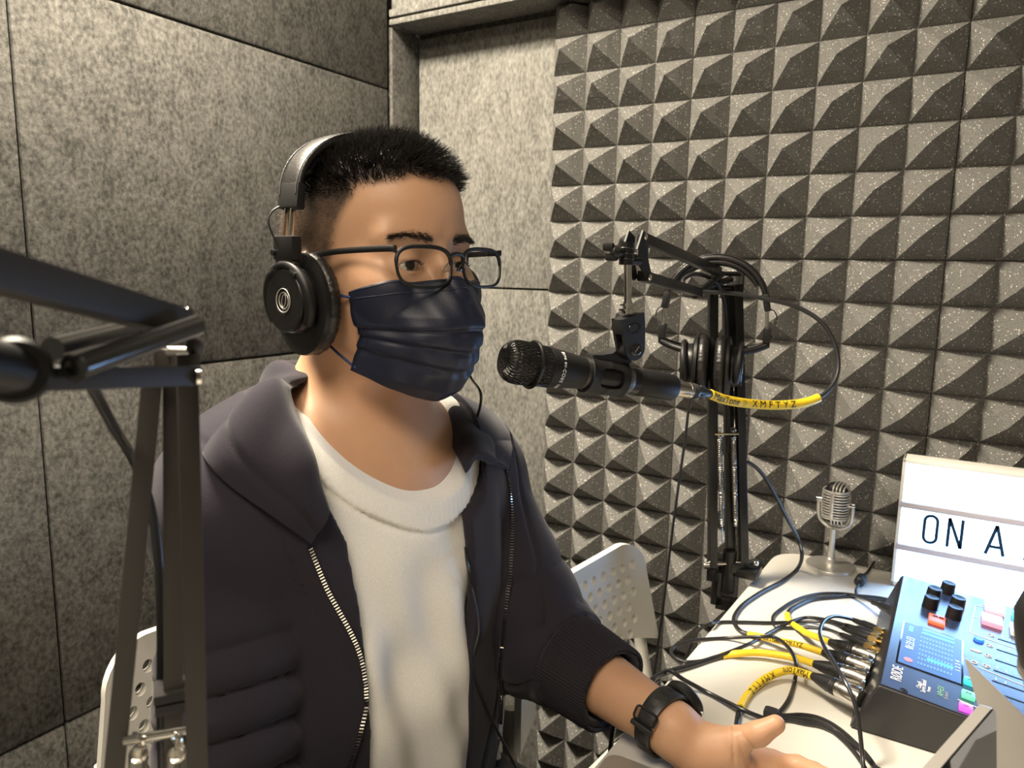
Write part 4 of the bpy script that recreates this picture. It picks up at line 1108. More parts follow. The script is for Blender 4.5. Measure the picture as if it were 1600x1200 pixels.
NEARP = mat('black_paint_reflecting', (.036, .032, .029), .55, spec=.3)  # lighter brown-grey base paints in the light the tubes reflect
def boom_arm_near():
    base = np.array([-.298, .172, TZ])
    t = thing('boom_stand', 'black spring boom stand in the left foreground, cut off by the frame', 'microphone arm', tuple(base))
    side = nrm(_r0*.90+.43*FH); up = np.array([0, 0, 1.0])
    b = MB(); b.box(base+[.006, 0, .008], (.050, .040, .016), None, .002); b.box(base+[-.022, 0, -.014], (.010, .034, .058), None, .002); b.box(base+[.004, 0, -.046], (.05, .03, .006), None, .001)
    b.tube([base+[.01, 0, -.095], base+[.01, 0, -.037]], .0045, 12); b.tube([base+[0, 0, .01], base+[0, 0, .055]], .011, 16)
    b.go('table_clamp', NEARP, t)
    feet = []
    def ext(x0, y0, x1, y1, v0, v1, f):      # tube drawn from its upper end through a lower point and on by f
        a = Kv(x0, y0, v0); c = Kv(x1, y1, v1); return a, a+(c-a)*f
    for (x0, y0, x1, y1, v0, v1, w, nm) in ((238, 590, 180, 1190, .335, .315, .0092, 'l'), (270, 560, 271, 1190, .345, .330, .0092, 'c'), (292, 553, 308, 1190, .315, .300, .0090, 'r')):
        a, c = ext(x0, y0, x1, y1, v0, v1, 1.0); a, c = a, a+(c-a)*((a[2]-.775)/(a[2]-c[2])); feet.append(c)
        MB().bar(a, c, w, w*.95, side, .0008).go('lower_arm_tube', NEARP, t)
    fm_ = (feet[0]+feet[2])/2; b = MB(); b.bar(feet[0]-side*.008, feet[2]+side*.008, .016, .014, up, .001); b.tube([fm_, fm_-[0, 0, .02], base+[0, 0, .03]], .009, 14); b.go('hinge_bracket', NEARP, t)
    # crossbar and springs
    c0 = Kv(196, 1158, .312); c1 = Kv(300, 1140, .312)
    MB().tube([c0, c1], .0022, 12).go('crossbar', M['chrome'], t)
    for x in (216, 276):
        a = Kv(x, 1176, .314); c = a+(Kv(x, 1199, .318)-a)*3.2
        spring(t, a, c, .0038, 30, c-[0, 0, .01])
    # hinge fork at the top
    b = MB(); h = Kv(280, 556, .325)
    for x0, x1 in ((262, 264), (291, 290)):
        p0, p1 = Kv(x0, 545, .33), Kv(x1, 582, .33); b.bar(p0, p1, .0035, .012, side, .0012)
    b.ball(Kv(303, 540, .318), (.0035, .0035, .0045), 12)
    b.go('elbow_bracket', NEARP, t)
    b = MB(); b.tube([Kv(262, 549, .328), Kv(300, 549, .328)], .0022, 12); b.lathe(Kv(305, 590, .305), side, [(.001, 0), (.0034, .0004), (.0034, .0022), (.001, .0026)], 16); b.lathe(Kv(302, 512, .300), side, [(.001, 0), (.0036, .0004), (.0036, .0022), (.001, .0026)], 16)
    b.go('rivets', M['chrome'], t)
    b = MB(); b.bar(Kv(310, 587, .308), Kv(60, 592, .235), .0030, .0082, up, .0006); b.go('flat_link', NEARP, t)
    b = MB(); b.tube([Kv(306, 509, .300), Kv(120, 573, .232)], .0043, 18); b.lathe(Kv(119, 574, .232), nrm(Kv(120, 573, .23)-Kv(306, 509, .3)), [(.004, -.001), (.0045, .0), (.0045, .0015), (.0025, .0018), (.0025, .0006), (.001, .0006)], 20)
    b.go('round_link', M['black_gloss'], t)
    b = MB(); b.tube([Kv(215, 513, .325), Kv(82, 545, .262)], .0043, 18); b.go('round_link', M['black_gloss'], t)
    b = MB(); a, c = Kv(282, 505, .312), Kv(-30, 417, .205); b.bar(a, a+(c-a)*1.5, .0115, .0115, up, .0008); b.go('upper_arm_tube', NEARP, t)
    b = MB(); b.lathe(Kv(278, 494, .318), side, [(.001, -.003), (.004, -.002), (.004, .004), (.001, .005)], 16); b.go('rivet', M['chrome'], t)
    # end knob
    c = Kv(24, 578, .225); ax = nrm(CAM-c+np.array([.10, -.05, 0]))
    b = MB(); b.lathe(c-ax*.006, ax, [(.001, 0), (.0090, 0), (.0103, .002), (.0103, .009), (.0090, .011), (.0058, .011), (.0052, .007), (.001, .007)], 40); b.tube([c, Kv(-80, 560, .205)], .0082, 16)
    b.bar(Kv(60, 583, .235), Kv(110, 580, .235), .004, .004)
    b.go('end_knob', M['black_matte'], t)
    # strap
    s_ = MB()
    for y0, x0 in ((1078, 268), (1096, 270)):
        cc = Kv(x0, y0, .333); R_ = np.array([side, nrm(np.cross(up, side)), up]).T
        s_.box(cc, (.0165, .0165, .0050), R_, .0014)
    s_.go('hook_and_loop_strap', cloth('black_webbing', (.02, .018, .018), bump=.4, sc=1500), t)
    return t
boom_arm_near()
cb2 = thing('boom_arm_cable', 'black cable running down the near boom arm to its strap', 'cable', tuple(Kv(250, 800, .35)))
b = MB(); pts = [Kv(135, 590, .262), Kv(152, 620, .29), Kv(178, 668, .32), Kv(205, 712, .345), Kv(228, 765, .356), Kv(241, 820, .354), Kv(249, 890, .350), Kv(252, 980, .345), Kv(252, 1070, .340), Kv(252, 1130, .338), Kv(254, 1200, .336)]
b.tube(cr(pts, 8), .0023, 12); b.go('cable_jacket', M['cable'], cb2)

# ================================================================ microphone in its clip
A = Kv(784, 562, .760); B_ = Kv(1052, 606, .862)
ma = nrm(B_-A); ML = np.linalg.norm(B_-A); mc = thing('microphone', 'black handheld vocal microphone hung in a clip from the boom arm', 'microphone', tuple(A))
mx_, my_, mz_ = frame(ma)
def mpt(s, r=0, a=0): return A+ma*s+r*(math.cos(a)*mx_+math.sin(a)*my_)
# grille: woven mesh
def mesh_mat():
    m, n, l, b = nt('wire_mesh'); t = n.new('ShaderNodeTexCoord'); v = n.new('ShaderNodeTexVoronoi'); v.inputs['Scale'].default_value = 420
    r = n.new('ShaderNodeValToRGB'); r.color_ramp.elements[0].color = (.006, .006, .006, 1); r.color_ramp.elements[1].color = (.05, .05, .05, 1); u = n.new('ShaderNodeBump'); u.inputs['Strength'].default_value = .7; u.inputs['Distance'].default_value = .001
    l.new(t.outputs['Object'], v.inputs['Vector']); l.new(v.outputs['Distance'], r.inputs[0]); l.new(r.outputs[0], b.inputs['Base Color']); l.new(v.outputs['Distance'], u.inputs['Height']); l.new(u.outputs[0], b.inputs['Normal'])
    b.inputs['Roughness'].default_value = .35; b.inputs['Metallic'].default_value = .4
    return m
g = MB(); prof = [(.001, 0), (.010, .0008), (.0160, .003), (.0200, .0075), (.0222, .014), (.0228, .020), (.0225, .028), (.0218, .034), (.0215, .044), (.0213, .052)]
g.lathe(A, ma, prof, 48); gr = g.go('grille', mesh_mat(), mc, ang=60)
# wires of the grille
wv = MB(); PR_ = np.array(prof)
def prad(s): return float(np.interp(s, PR_[:, 1], PR_[:, 0]))
for fam in (1, -1):
    for k in range(34):
        a0 = 2*math.pi*k/34; P_ = []
        for j in range(26):
            s = .0015+(.0500)*j/25; a = a0+fam*s*26*.6; P_.append(mpt(s, prad(s)+.0004*(1+fam*(-1)**j*.5), a))
        wv.tube(P_, .00042, 4, cap=False)
wv.go('grille_wires', M['steel'] if False else mat('blackened_wire', (.10, .10, .10), .3, .9), gr)
b = MB(); b.torus(A+ma*.036, ma, .0243, .0020, 48, 10); b.go('grille_ring', M['black_paint'], mc)
b = MB(); b.lathe(A, ma, [(.020, .0515), (.0220, .052), (.0222, .056), (.0205, .072), (.0185, .090), (.0180, .098), (.001, .0985)], 48); hd = b.go('head_collar', M['black_matte'], mc)
b = MB(); b.lathe(A, ma, [(.0176, .0975), (.0180, .098), (.0180, .107), (.0174, .1075)], 48); b.go('collar_band', mat('gunmetal', (.09, .088, .085), .35, .8), mc)
b = MB(); b.lathe(A, ma, [(.0165, .107), (.0174, .1075), (.0166, .150), (.0158, .172), (.0158, .1725), (.001, .173)], 48); bd = b.go('handle', M['black_paint'], mc)
b = MB(); b.lathe(A, ma, [(.0158, .172), (.0161, .1725), (.0157, ML-.004), (.0145, ML-.001), (.001, ML-.0005)], 48); b.go('tail', M['black_matte'], mc)
b = MB(); b.lathe(A, ma, [(.01605, .148), (.0167, .150), (.0163, .162), (.0157, .163)], 48); tag(b.go('handle_band', mat('satin_band', (.12, .12, .12), .4, .6), mc), 'satin grey band')
# lettering round the collar
def wrap_text(name, s, size, s0, rad, a0, m, parent, flip=1, along=False):
    V, Fc = refine(*text_geo(s, size, .0001, 1.0, space=1.15), .0012)
    out = []
    for x, y, z in V:
        if along: ss = s0+x; a = a0+flip*y/rad
        else: ss = s0+flip*y; a = a0+x/rad
        out.append(mpt(ss, rad+.0002+z, a))
    return link(name, np.array(out), Fc, m, parent, False)
camdir = CAM-mpt(.064); ca0 = math.atan2(camdir@my_, camdir@mx_)
wrap_text('lettering', 'audix en·CORE 100'.replace('audix ', 'Blue '), .0055, .0645, .0216, ca0+.1, M['white_ink'], hd, flip=-1)
# clip
CL = thing('microphone_clip', 'black plastic microphone clip gripping the vocal microphone', 'microphone clip', tuple(mpt(.12)))
zup = nrm(np.array([0, 0, 1])-ma*ma[2]); zs = np.cross(ma, zup); 
cam_s = 1 if (CAM-mpt(.12))@zs > 0 else -1
def cpt(s, r, a): return A+ma*s+r*(math.cos(a)*zup*-1+math.sin(a)*zs*cam_s)      # a = 0 at the bottom, 90 deg towards the camera
s0, s1 = .103, .152
# shell with a rounded window on the camera side: quads skipped inside the window
NSg, NAg = 80, 192; idx = {}; V = []; Fc = []
def window(s, a):
    u = (s-(s0+s1)/2-.001)/.0150; w_ = (a-math.radians(88))/math.radians(33)
    return abs(u)**3.5+abs(w_)**3.5 < 1
keep = lambda a: True
for lay, rr in enumerate((.0182, .0206)):
    for i in range(NSg+1):
        for j in range(NAg):
            V.append(cpt(s0+(s1-s0)*i/NSg, rr+.0006*math.cos(2*math.pi*i/NSg)**8*(lay), 2*math.pi*j/NAg))
nL = (NSg+1)*NAg; solid = np.zeros((NSg, NAg), bool)
for i in range(NSg):
    for j in range(NAg):
        s = s0+(s1-s0)*(i+.5)/NSg; a = 2*math.pi*(j+.5)/NAg
        solid[i, j] = not (window(s, a) or window(s, 2*math.pi-a))
def vid(l, i, j): return l*nL+i*NAg+j % NAg
for i in range(NSg):
    for j in range(NAg):
        if not solid[i, j]: continue
        Fc.append((vid(1, i, j), vid(1, i, j+1), vid(1, i+1, j+1), vid(1, i+1, j))); Fc.append((vid(0, i, j), vid(0, i+1, j), vid(0, i+1, j+1), vid(0, i, j+1)))
        for di, dj, q in ((-1, 0, ((i, j), (i, j+1))), (1, 0, ((i+1, j+1), (i+1, j))), (0, -1, ((i+1, j), (i, j))), (0, 1, ((i, j+1), (i+1, j+1)))):
            ni, nj = i+di, (j+dj) % NAg
            if ni < 0 or ni >= NSg or not solid[ni, nj]:
                (a_, b_), (c_, d_) = q; Fc.append((vid(1, c_, d_), vid(1, a_, b_), vid(0, a_, b_), vid(0, c_, d_)))
o = link('clip_cradle', np.array(V), Fc, M['black_matte'], CL); sharp(o, 50)
# block joining the cradle to the fork
b = MB(); fx = .1375; nx_ = nrm(np.cross(zup, zs))
def blk(s, h, d): return A+ma*s+zup*h+zs*cam_s*d
piv = Kv(985, 545, .812)
P2 = [(s0+.001, .016), (s0+.001, .0215), (s0+.014, .0235), (s0+.026, .0270), (s0+.033, .0340), (s1+.002, .0330), (s1+.004, .0220), (s1, .016)]
n = len(P2); V = [blk(s, h, -.009) for s, h in P2]+[blk(s, h, .009) for s, h in P2]
b.add(np.array(V), [tuple(range(n)), tuple(range(n, 2*n))[::-1]]+[(i, n+i, n+(i+1) % n, (i+1) % n) for i in range(n)])
b.tube([piv-zs*cam_s*.007, piv+zs*cam_s*.007], .0125, 24)
b.go('clip_neck', M['black_matte'], CL)
# fork
Tq = Kv(981, 493, .802); dz = nrm(Tq-piv); dx = nrm(np.cross(dz, zs*cam_s)); dy = zs*cam_s
b = MB()
hgt = np.linalg.norm(Tq-piv)
for k in (-1, 1):
    pl_ = [(-.0125, 0)]+[(.0125*math.cos(math.radians(180+180*i/12)), .0125*math.sin(math.radians(180+180*i/12))) for i in range(1, 12)]+[(.0125, 0), (.0148, hgt*.55), (.0150, hgt), (-.0150, hgt), (-.0145, hgt*.55)]
    b.prism(pl_, .0078*k-.0022, .0078*k+.0022, (dx, dz, dy), piv)
b.box(piv+dz*(hgt-.009), (.0300, .0195, .018), np.array([dx, dy, dz]).T, .002)
b.go('clip_fork', M['black_matte'], CL)
b = MB(); b.lathe(piv+dy*.0098, dy, [(.0068, 0), (.0068, .0012), (.0055, .0018), (.001, .0018)], 24); sc = b.go('pivot_screw', M['black_gloss'], CL)
MB().box(piv+dy*.0117, (.0100, .0010, .0006), np.array([nrm(dx+dz*.8), np.cross(dy, nrm(dx+dz*.8)), dy]).T).go('screw_slot', M['steel'], sc)
b = MB(); c = piv+dz*(hgt-.014)+dy*.0102; b.torus(c, dy, .0070, .0004, 28, 6, fr=(dx*1.15, dz*.8, dy)); b.go('raised_oval', M['black_gloss'], CL)
put_text('raised_lettering', 'stage', .0050, c, dx, dz, M['black_gloss'], CL) if False else None

# ---------------------------------------------------------------- XLR connectors
def xlr(o, d, label, group, scale=1.0, up=(0, 0, 1), root=None):
    """silver shell at o pointing along d, black boot behind"""
    t = root or thing('cable_connector', label, 'plug', tuple(o), group); d = nrm(d); k = scale
    b = MB(); b.lathe(o, d, [(.0088*k, 0), (.0095*k, .001*k), (.0095*k, .021*k), (.0091*k, .0215*k), (.0091*k, .0235*k), (.0095*k, .024*k), (.0095*k, .028*k), (.001, .0285*k)], 32)
    x, y, z = frame(d, up); b.box(o+d*.007*k+y*.0095*k, (.006*k, .003*k, .011*k), np.array([x, y, z]).T, .0008)
    tag(b.go('metal_shell', M['nickel'], t), 'silver shell')
    b = MB(); b.lathe(o, d, [(.001, .0275*k), (.0090*k, .028*k), (.0097*k, .029*k), (.0088*k, .0305*k), (.0096*k, .032*k), (.0087*k, .0335*k), (.0094*k, .035*k), (.0088*k, .037*k), (.0075*k, .045*k), (.0058*k, .054*k), (.0048*k, .060*k), (.0042*k, .062*k), (.001, .0622*k)], 32, sx=1.0, sy=1.0)
    for a in range(4):
        th = a*math.pi/2+.4; r_ = math.cos(th)*x+math.sin(th)*y
        b.bar(o+d*.040*k+r_*.0080*k, o+d*.056*k+r_*.0046*k, .0030*k, .0022*k, r_, .0005)
    b.go('boot', M['rubber'], t)
    return t
def cable(name, label, pts, r=.0027, cat='cable', group=None, sleeve=None, n=10):
    P = cr(pts, n); t = thing(name, label, cat, tuple(P[0]), group)
    MB().tube(P, r, 10).go('cable_jacket', M['cable'], t)
    if sleeve:
        i0, i1 = sleeve; MB().tube(P[i0:i1+1], r+.0009, 12).go('heat_shrink', M['yellow'], t)['label'] = 'yellow heat-shrink sleeve'
    return t, P
def sleeve_text(P, s, r, size, root, flip=1, start=0.0, side=None):
    """lettering laid along a cable path"""
    seg = np.r_[0, np.cumsum(np.linalg.norm(np.diff(P, axis=0), axis=1))]
    V, Fc = refine(*text_geo(s, size, .00005, 1.0, align='LEFT'), .0012); out = []
    for x, y, z in V:
        u = start+x; q = np.array([np.interp(u, seg, P[:, k]) for k in range(3)])
        q2 = np.array([np.interp(u+.001, seg, P[:, k]) for k in range(3)]); T_ = nrm(q2-q)
        f = nrm((CAM-q) if side is None else side); f = nrm(f-T_*(f@T_)); g = np.cross(f, T_)*flip
        a = y/r; out.append(q+(r+.00045+z)*(math.cos(a)*f+math.sin(a)*g))
    return link('lettering', np.array(out), Fc, M['ink'], root, False)
E0 = B_-ma*.002
xlr(E0, ma, 'silver XLR plug with black boot at the tail of the boom microphone', None)
cp = [E0+ma*.058, Kv(1135, 625, .905), Kv(1175, 631, .925), Kv(1220, 633, .935), Kv(1262, 628, .945), Kv(1292, 612, .955), Kv(1309, 580, .965), Kv(1305, 540, .975), Kv(1285, 505, .985), Kv(1248, 481, 1.0), Kv(1200, 468, 1.01), Kv(1150, 459, 1.02), Kv(1100, 456, 1.025), Kv(1075, 452, 1.03), Kv(1068, 437, 1.04), Kv(1090, 428, 1.05), Kv(1122, 446, 1.07), Kv(1136, 500, 1.085), Kv(1137, 600, 1.09), Kv(1139, 700, 1.095), Kv(1148, 716, 1.105), Kv(1172, 724, 1.11), Kv(1192, 742, 1.115), Kv(1212, 775, 1.12), Kv(1230, 810, 1.125), Kv(1247, 842, 1.13), Kv(1253, 868, 1.12)]
q = [(1245, 890), (1222, 908), (1190, 925), (1162, 944), (1148, 962), (1148, 975), (1157, 986), (1170, 991)]
cp += [Kax(x, y, 2, TZ+.0032) for x, y in q]
plugs = [((1380, 1040), (1284, 1000)), ((1368, 1062), (1272, 1018)), ((1354, 1086), (1265, 1036)), ((1338, 1110), (1254, 1053))]
# ================================================================ perforated plastic chairs
def chair(label, C, face, group, lean=8):
    """C: centre of the backrest top on the floor plan; face: direction the sitter looks"""
    f = nrm([face[0], face[1], 0]); l = np.array([-f[1], f[0], 0])
    O = np.array([C[0], C[1], 0])+f*.05
    t = thing('perforated_chair', label, 'chair', tuple(O), group)
    W_ = lambda x, y, z: O+f*x+l*y+np.array([0, 0, z])
    tl = math.tan(math.radians(lean))
    # backrest plate: rounded outline with holes; grid quads minus holes
    wt, wb, z0, z1 = .172, .195, .598, .776
    def outline(y, z):
        u = (z-z0)/(z1-z0); hw = wb+(wt-wb)*u; lowc = z0+.035*(1-(y/hw)**2)*1.0
        r = .055; dx = abs(y)-(hw-r); dz = z-(z1-r)
        c = math.hypot(max(dx, 0), max(dz, 0))-r if dz > 0 and dx > 0 else max(dx-r, dz-r)
        return max(c, lowc-z)
    holes = []
    for k in range(6):
        z = .738-.0225*k; n = 13 if k % 2 == 0 else 12
        for i in range(n): holes.append(((i-(n-1)/2)*.0235, z))
    bm = bmesh.new()
    # outer loop
    pts = []
    for i in range(25): y = -wb+2*wb*i/24; pts.append((y, z0+.035*(1-(y/wb)**2)))
    r = .055
    for i in range(9): a = math.radians(0+90*i/8); pts.append((wt-r+r*math.cos(a)+.0, z1-r+r*math.sin(a)))
    for i in range(9): a = math.radians(90+90*i/8); pts.append((-wt+r+r*math.cos(a), z1-r+r*math.sin(a)))
    loops = [pts]
    for hy, hz in holes:
        loops.append([(hy+.0068*math.cos(2*math.pi*k/16), hz+.0078*math.sin(2*math.pi*k/16)) for k in range(16)])
    es = []
    for lp in loops:
        vs = [bm.verts.new((y, z, 0)) for y, z in lp]
        es += [bm.edges.new((vs[i], vs[(i+1) % len(vs)])) for i in range(len(vs))]
    bmesh.ops.triangle_fill(bm, use_beauty=True, edges=es)
    kill = []
    for fc in bm.faces:
        c = fc.calc_center_median()
        if any(((c.x-hy)/.0068)**2+((c.y-hz)/.0078)**2 < .97 for hy, hz in holes): kill.append(fc)
    bmesh.ops.delete(bm, geom=kill, context='FACES_ONLY')
    for fc in bm.faces:
        if fc.normal.z < 0: fc.normal_flip()
    ret = bmesh.ops.extrude_face_region(bm, geom=list(bm.faces))
    for v in [g_ for g_ in ret['geom'] if isinstance(g_, bmesh.types.BMVert)]: v.co.z += .011
    bmesh.ops.recalc_face_normals(bm, faces=bm.faces)
    V = []
    for v in bm.verts:
        y, z, d = v.co; x = -.05-(z-.45)*tl*.6-d+.10*(y/.2)**2*.35
        V.append(W_(x, y, z))
    Fc = [tuple(v.index for v in fc.verts) for fc in bm.faces]; bm.free()
    bk = link('backrest', np.array(V), Fc, M['plastic_white'], t, False); sharp(bk, 40)
    for p in bk.data.polygons: p.use_smooth = True
    mo_ = bk.modifiers.new('bev', 'BEVEL'); mo_.width = .0016; mo_.segments = 2; mo_.limit_method = 'ANGLE'
    # seat
    b = MB(); o = rrect(.195, .195, 48, 5); b.prism([(x+.14, y) for x, y in o], .430, .447, (f, l, (0, 0, 1)), O)
    se = b.go('seat', M['plastic_white'], t)
    for s in (-1, 1):
        b = MB(); xx = lambda z: -.05-(z-.45)*tl*.6
        b.tube(cr([W_(xx(.64)+.004, s*.172, .64), W_(xx(.58)+.006, s*.182, .58), W_(-.035, s*.192, .45), W_(-.05, s*.195, .38), W_(-.10, s*.20, 0.0)], 8), .0105, 14); b.go('rear_leg', M['metal_white'], t)
        b = MB(); b.tube(cr([W_(.30, s*.17, .428), W_(.335, s*.18, .40), W_(.38, s*.195, 0.0)], 8), .0105, 14); b.go('front_leg', M['metal_white'], t)
        b = MB(); b.tube([W_(-.04, s*.186, .42), W_(.31, s*.176, .42)], .009, 12); b.go('side_rail', M['metal_white'], t)
    return t
ca_ = Kax(958, 845, 2, .768); cb_ = Kax(872, 893, 2, .768)
dcb = nrm((ca_-cb_)*[1, 1, 0])
cen = Kax(1006, 868, 2, .748)-dcb*.165
chair('empty white perforated plastic chair between the person and the foam wall', cen, np.array([dcb[1], -dcb[0]]), 'white perforated chairs')
pc = P2W((-.245, -.02, 0))
chair('white perforated plastic chair the person sits on, mostly hidden behind the near boom arm', pc, PF, 'white perforated chairs')
# ================================================================ headphones hanging on the rear boom elbow
hc = Kv(1112, 570, 1.055); hy_ = nrm(_r0*.95-FH*.30); hx_ = np.cross(hy_, [0, 0, 1.0])
def T_hang(V): V = np.asarray(V, float); return hc+V[:, :1]*hx_+V[:, 1:2]*hy_+V[:, 2:]*np.array([[0, 0, 1.0]])
headphones(T_hang, 'spare black closed-back headphones hanging from the rear boom stand elbow', .0035, .0400, .0720, .0700, .1520, .0, 'black closed-back headphones', 0)
hcab = thing('hanging_cable', 'thin black cable hanging in front of the foam behind the white chair', 'cable', tuple(Kv(1075, 640, 1.12)))
MB().tube(cr([Kv(1082, 612, 1.06), Kv(1076, 640, 1.10), Kv(1070, 690, 1.13), Kv(1060, 760, 1.15), Kv(1048, 850, 1.16), Kv(1036, 950, 1.16), Kv(1028, 1010, 1.15), Kv(1018, 1090, 1.12), Kv(1005, 1200, 1.10)], 8), .0022, 8).go('cable_jacket', M['cable'], hcab)
# ================================================================ audio mixer
XR0, SL = -.040, .115
Y0, Y1, XF = .797, 1.133, .215
mxr = thing('audio_mixer', 'dark podcast mixing console with lit buttons, screen and plugged-in rear sockets', 'audio mixer', ((XR0+XF)/2, (Y0+Y1)/2, TZ))
ztop = lambda x: TZ+.062-SL*(x-XR0)
NTOP = nrm((SL, 0, 1)); TX = nrm((1, 0, -SL)); TY = np.array([0, 1.0, 0])
def TP(px, py, lift=0):
    d = ray(px, py); t = (ztop(0)-CAM[2])/(d[2]+SL*d[0]); return CAM+d*t+NTOP*lift
body_v = [(XR0-.022, TZ+.001), (XF-.01, TZ+.001), (XF, TZ+.010), (XF-.002, ztop(XF)-.002), (XF-.006, ztop(XF-.006)), (XR0+.004, ztop(XR0+.004)), (XR0, ztop(XR0)-.003)]
b = MB(); n = len(body_v)
V = [(x, Y0+.010*(1-(z-TZ)/.062), z) for x, z in body_v]+[(x, Y1-.006*(1-(z-TZ)/.062), z) for x, z in body_v]
b.add(np.array(V), [tuple(range(n)), tuple(range(n, 2*n))[::-1]]+[(i, n+i, n+(i+1) % n, (i+1) % n) for i in range(n)])
cs = b.go('case', mat('mixer_charcoal', (.020, .020, .023), .38, spec=.5), mxr, smooth=False)
mo_ = cs.modifiers.new('b', 'BEVEL'); mo_.width = .003; mo_.segments = 3; mo_.limit_method = 'ANGLE'
b = MB(); fp_ = [(XR0+.004, Y0+.004), (XF-.008, Y0+.004), (XF-.008, Y1-.004), (XR0+.004, Y1-.004)]
V = [(x, y, ztop(x)+h) for h in (.0001, .0007) for x, y in fp_]
b.add(V, [(0, 3, 2, 1), (4, 5, 6, 7), (0, 1, 5, 4), (1, 2, 6, 5), (2, 3, 7, 6), (3, 0, 4, 7)])
b.go('faceplate', mat('mixer_faceplate_reflected_blue', (.030, .045, .105), .26, spec=.8), mxr, smooth=False)  # blue put into the base colour for the light box reflection
RT = np.array([TX, TY, NTOP]).T
for px, py, rr in ((1479, 927, .0088), (1457, 936, .0088), (1452, 950, .0088), (1494, 951, .0088), (1489, 966, .0088)):
    c = TP(px, py, .0009); b = MB(); b.lathe(c, NTOP, [(.001, 0), (rr*1.02, 0), (rr, .0012), (rr*.96, .0135), (rr*.88, .0150), (rr*.70, .0145), (.001, .0138)], 32)
    k = b.go('volume_knob', M['black_matte'], mxr)
    MB().box(c+NTOP*.0008-TY*.000+TX*(rr+.0012), (.0010, .0010, .0006), RT).go('knob_mark', M['white_ink'], k)
def em(name, c, s, base=None): return mat(name, base or tuple(x*.6 for x in c), .35, emit=c, es=s)
def pad_(name, px, py, lx, ly, m, parent, h=.0035, lab=None):
    c = TP(px, py, h/2+.0008); o = MB().box(c, (lx, ly, h), RT, .0012).go(name, m, parent)
    if lab: o['label'] = lab
    return o
rec = pad_('record_button', 1463, 972, .018, .026, em('red_button', (1, .10, .03), 1.6), mxr, lab='glowing red record button')
c = TP(1463, 969, .0048); b = MB(); b.box(c-TX*.002, (.006, .005, .0004), RT); b.torus(c+TX*.0045, NTOP, .0026, .0006, 20, 6, sx=.7); b.go('button_icon', M['ink'], rec)
PK = em('pink_pad', (1, .32, .42), .9); PKL = em('pale_pink_pad', (1, .55, .60), .75); TE = em('teal_pad', (.10, .85, .62), .7); GW = em('pale_pad', (.72, .72, .66), .6)
pad_('sound_pad', 1553, 954, .022, .030, PKL, mxr, .006); pad_('sound_pad', 1549, 974, .022, .030, PK, mxr, .006)
pad_('sound_pad', 1597, 972, .022, .030, TE, mxr, .006); pad_('sound_pad', 1594, 991, .022, .030, GW, mxr, .006)
for px, py, cc, nm in ((1508, 1110, (1, .10, .80), 'magenta'), (1512, 1090, (.15, .90, .38), 'green'), (1515, 1069, (.05, .75, .80), 'cyan')):
    o = pad_('channel_button', px, py, .0120, .0135, em(nm+'_button', cc, .9), mxr, .004, f'lit {nm} channel button')
    put_text('lettering', {'magenta': '1', 'green': '2', 'cyan': '3'}[nm], .007, TP(px, py, .0052), TY, -TX, M['ink'], o)
b = MB(); b.lathe(TP(1529, 1002, .0008), NTOP, [(.001, 0), (.0056, 0), (.0056, .002), (.0045, .003), (.001, .003)], 24); o = b.go('round_button', em('blue_button', (.03, .16, 1), 1.2), mxr); o['label'] = 'lit blue round button'
# screen
sc4 = [TP(*q, .0012) for q in ((1419, 972), (1508, 1007), (1495, 1072), (1396, 1030))]
sx0 = sc4[0][0]; cs_ = np.mean(sc4, 0)
X0, X1 = (sc4[0][0]+sc4[3][0])/2, (sc4[1][0]+sc4[2][0])/2; YA, YB_ = (sc4[2][1]+sc4[3][1])/2, (sc4[0][1]+sc4[1][1])/2
def SP(u, v, lift=.0012):      # u towards the reader (down the screen), v along the text
    x = X0+(X1-X0)*u; y = YA+(YB_-YA)*v; return np.array([x, y, ztop(x)])+NTOP*lift
W_S, H_S = abs(YB_-YA), abs(X1-X0)
b = MB(); b.box(SP(.5, .5, .0009), (H_S+.004, W_S+.004, .0008), RT, .0003); b.go('screen_bezel', M['black_gloss'], mxr)
scr = MB().box(SP(.5, .5, .0015), (H_S, W_S, .0006), RT).go('screen', em('screen_blue', (.030, .085, .24), 1.0, (.01, .02, .05)), mxr)
def SR(u, v, du, dv, m, nm): MB().box(SP(u, v, .00195), (du*H_S, dv*W_S, .0002), RT).go(nm, m, scr, smooth=False)
CY = em('screen_cyan', (.10, .62, .75), 1.1); GR = em('screen_green', (.05, .70, .45), 1.0); BL = em('screen_soft_blue', (.10, .22, .50), 1.0); WH = em('screen_white', (.75, .85, .95), 1.0); RD = em('screen_red', (1, .15, .12), 1.2)
mt = MB()
for r_ in range(8):
    for k in range(11): mt.box(SP(.32+k*.052, .12+r_*.103, .00195), (.030*H_S, .045*W_S, .0002), RT)
mt.go('level_meter', BL, scr, smooth=False)
SR(.60, .945, .55, .050, CY, 'meter_bar'); SR(.60, .860, .55, .045, CY, 'meter_bar'); SR(.66, .27, .42, .045, GR, 'meter_bar')
put_text('screen_clock', '01:21:13', .0125, SP(.155, .50, .0021), TY, -TX, WH, scr, .00005, .72)
b = MB(); b.lathe(SP(.16, .11, .0019), NTOP, [(.001, 0), (.0042, 0), (.0042, .0003), (.001, .0003)], 24); b.go('record_dot', RD, scr)
SR(.13, .86, .07, .14, CY, 'screen_icon')
put_text('screen_labels', '1  2  3  4', .0070, SP(.94, .35, .0021), TY, -TX, WH, scr, .00005)
put_text('brand_lettering', 'RØDE', .0150, TP(1402, 1053, .0009), TY, -TX, M['white_ink'], mxr, .0001, .82)
put_text('print', 'ClassA', .0065, TP(1436, 1071, .0009), TY, -TX, M['white_ink'], mxr, .0001, .8)
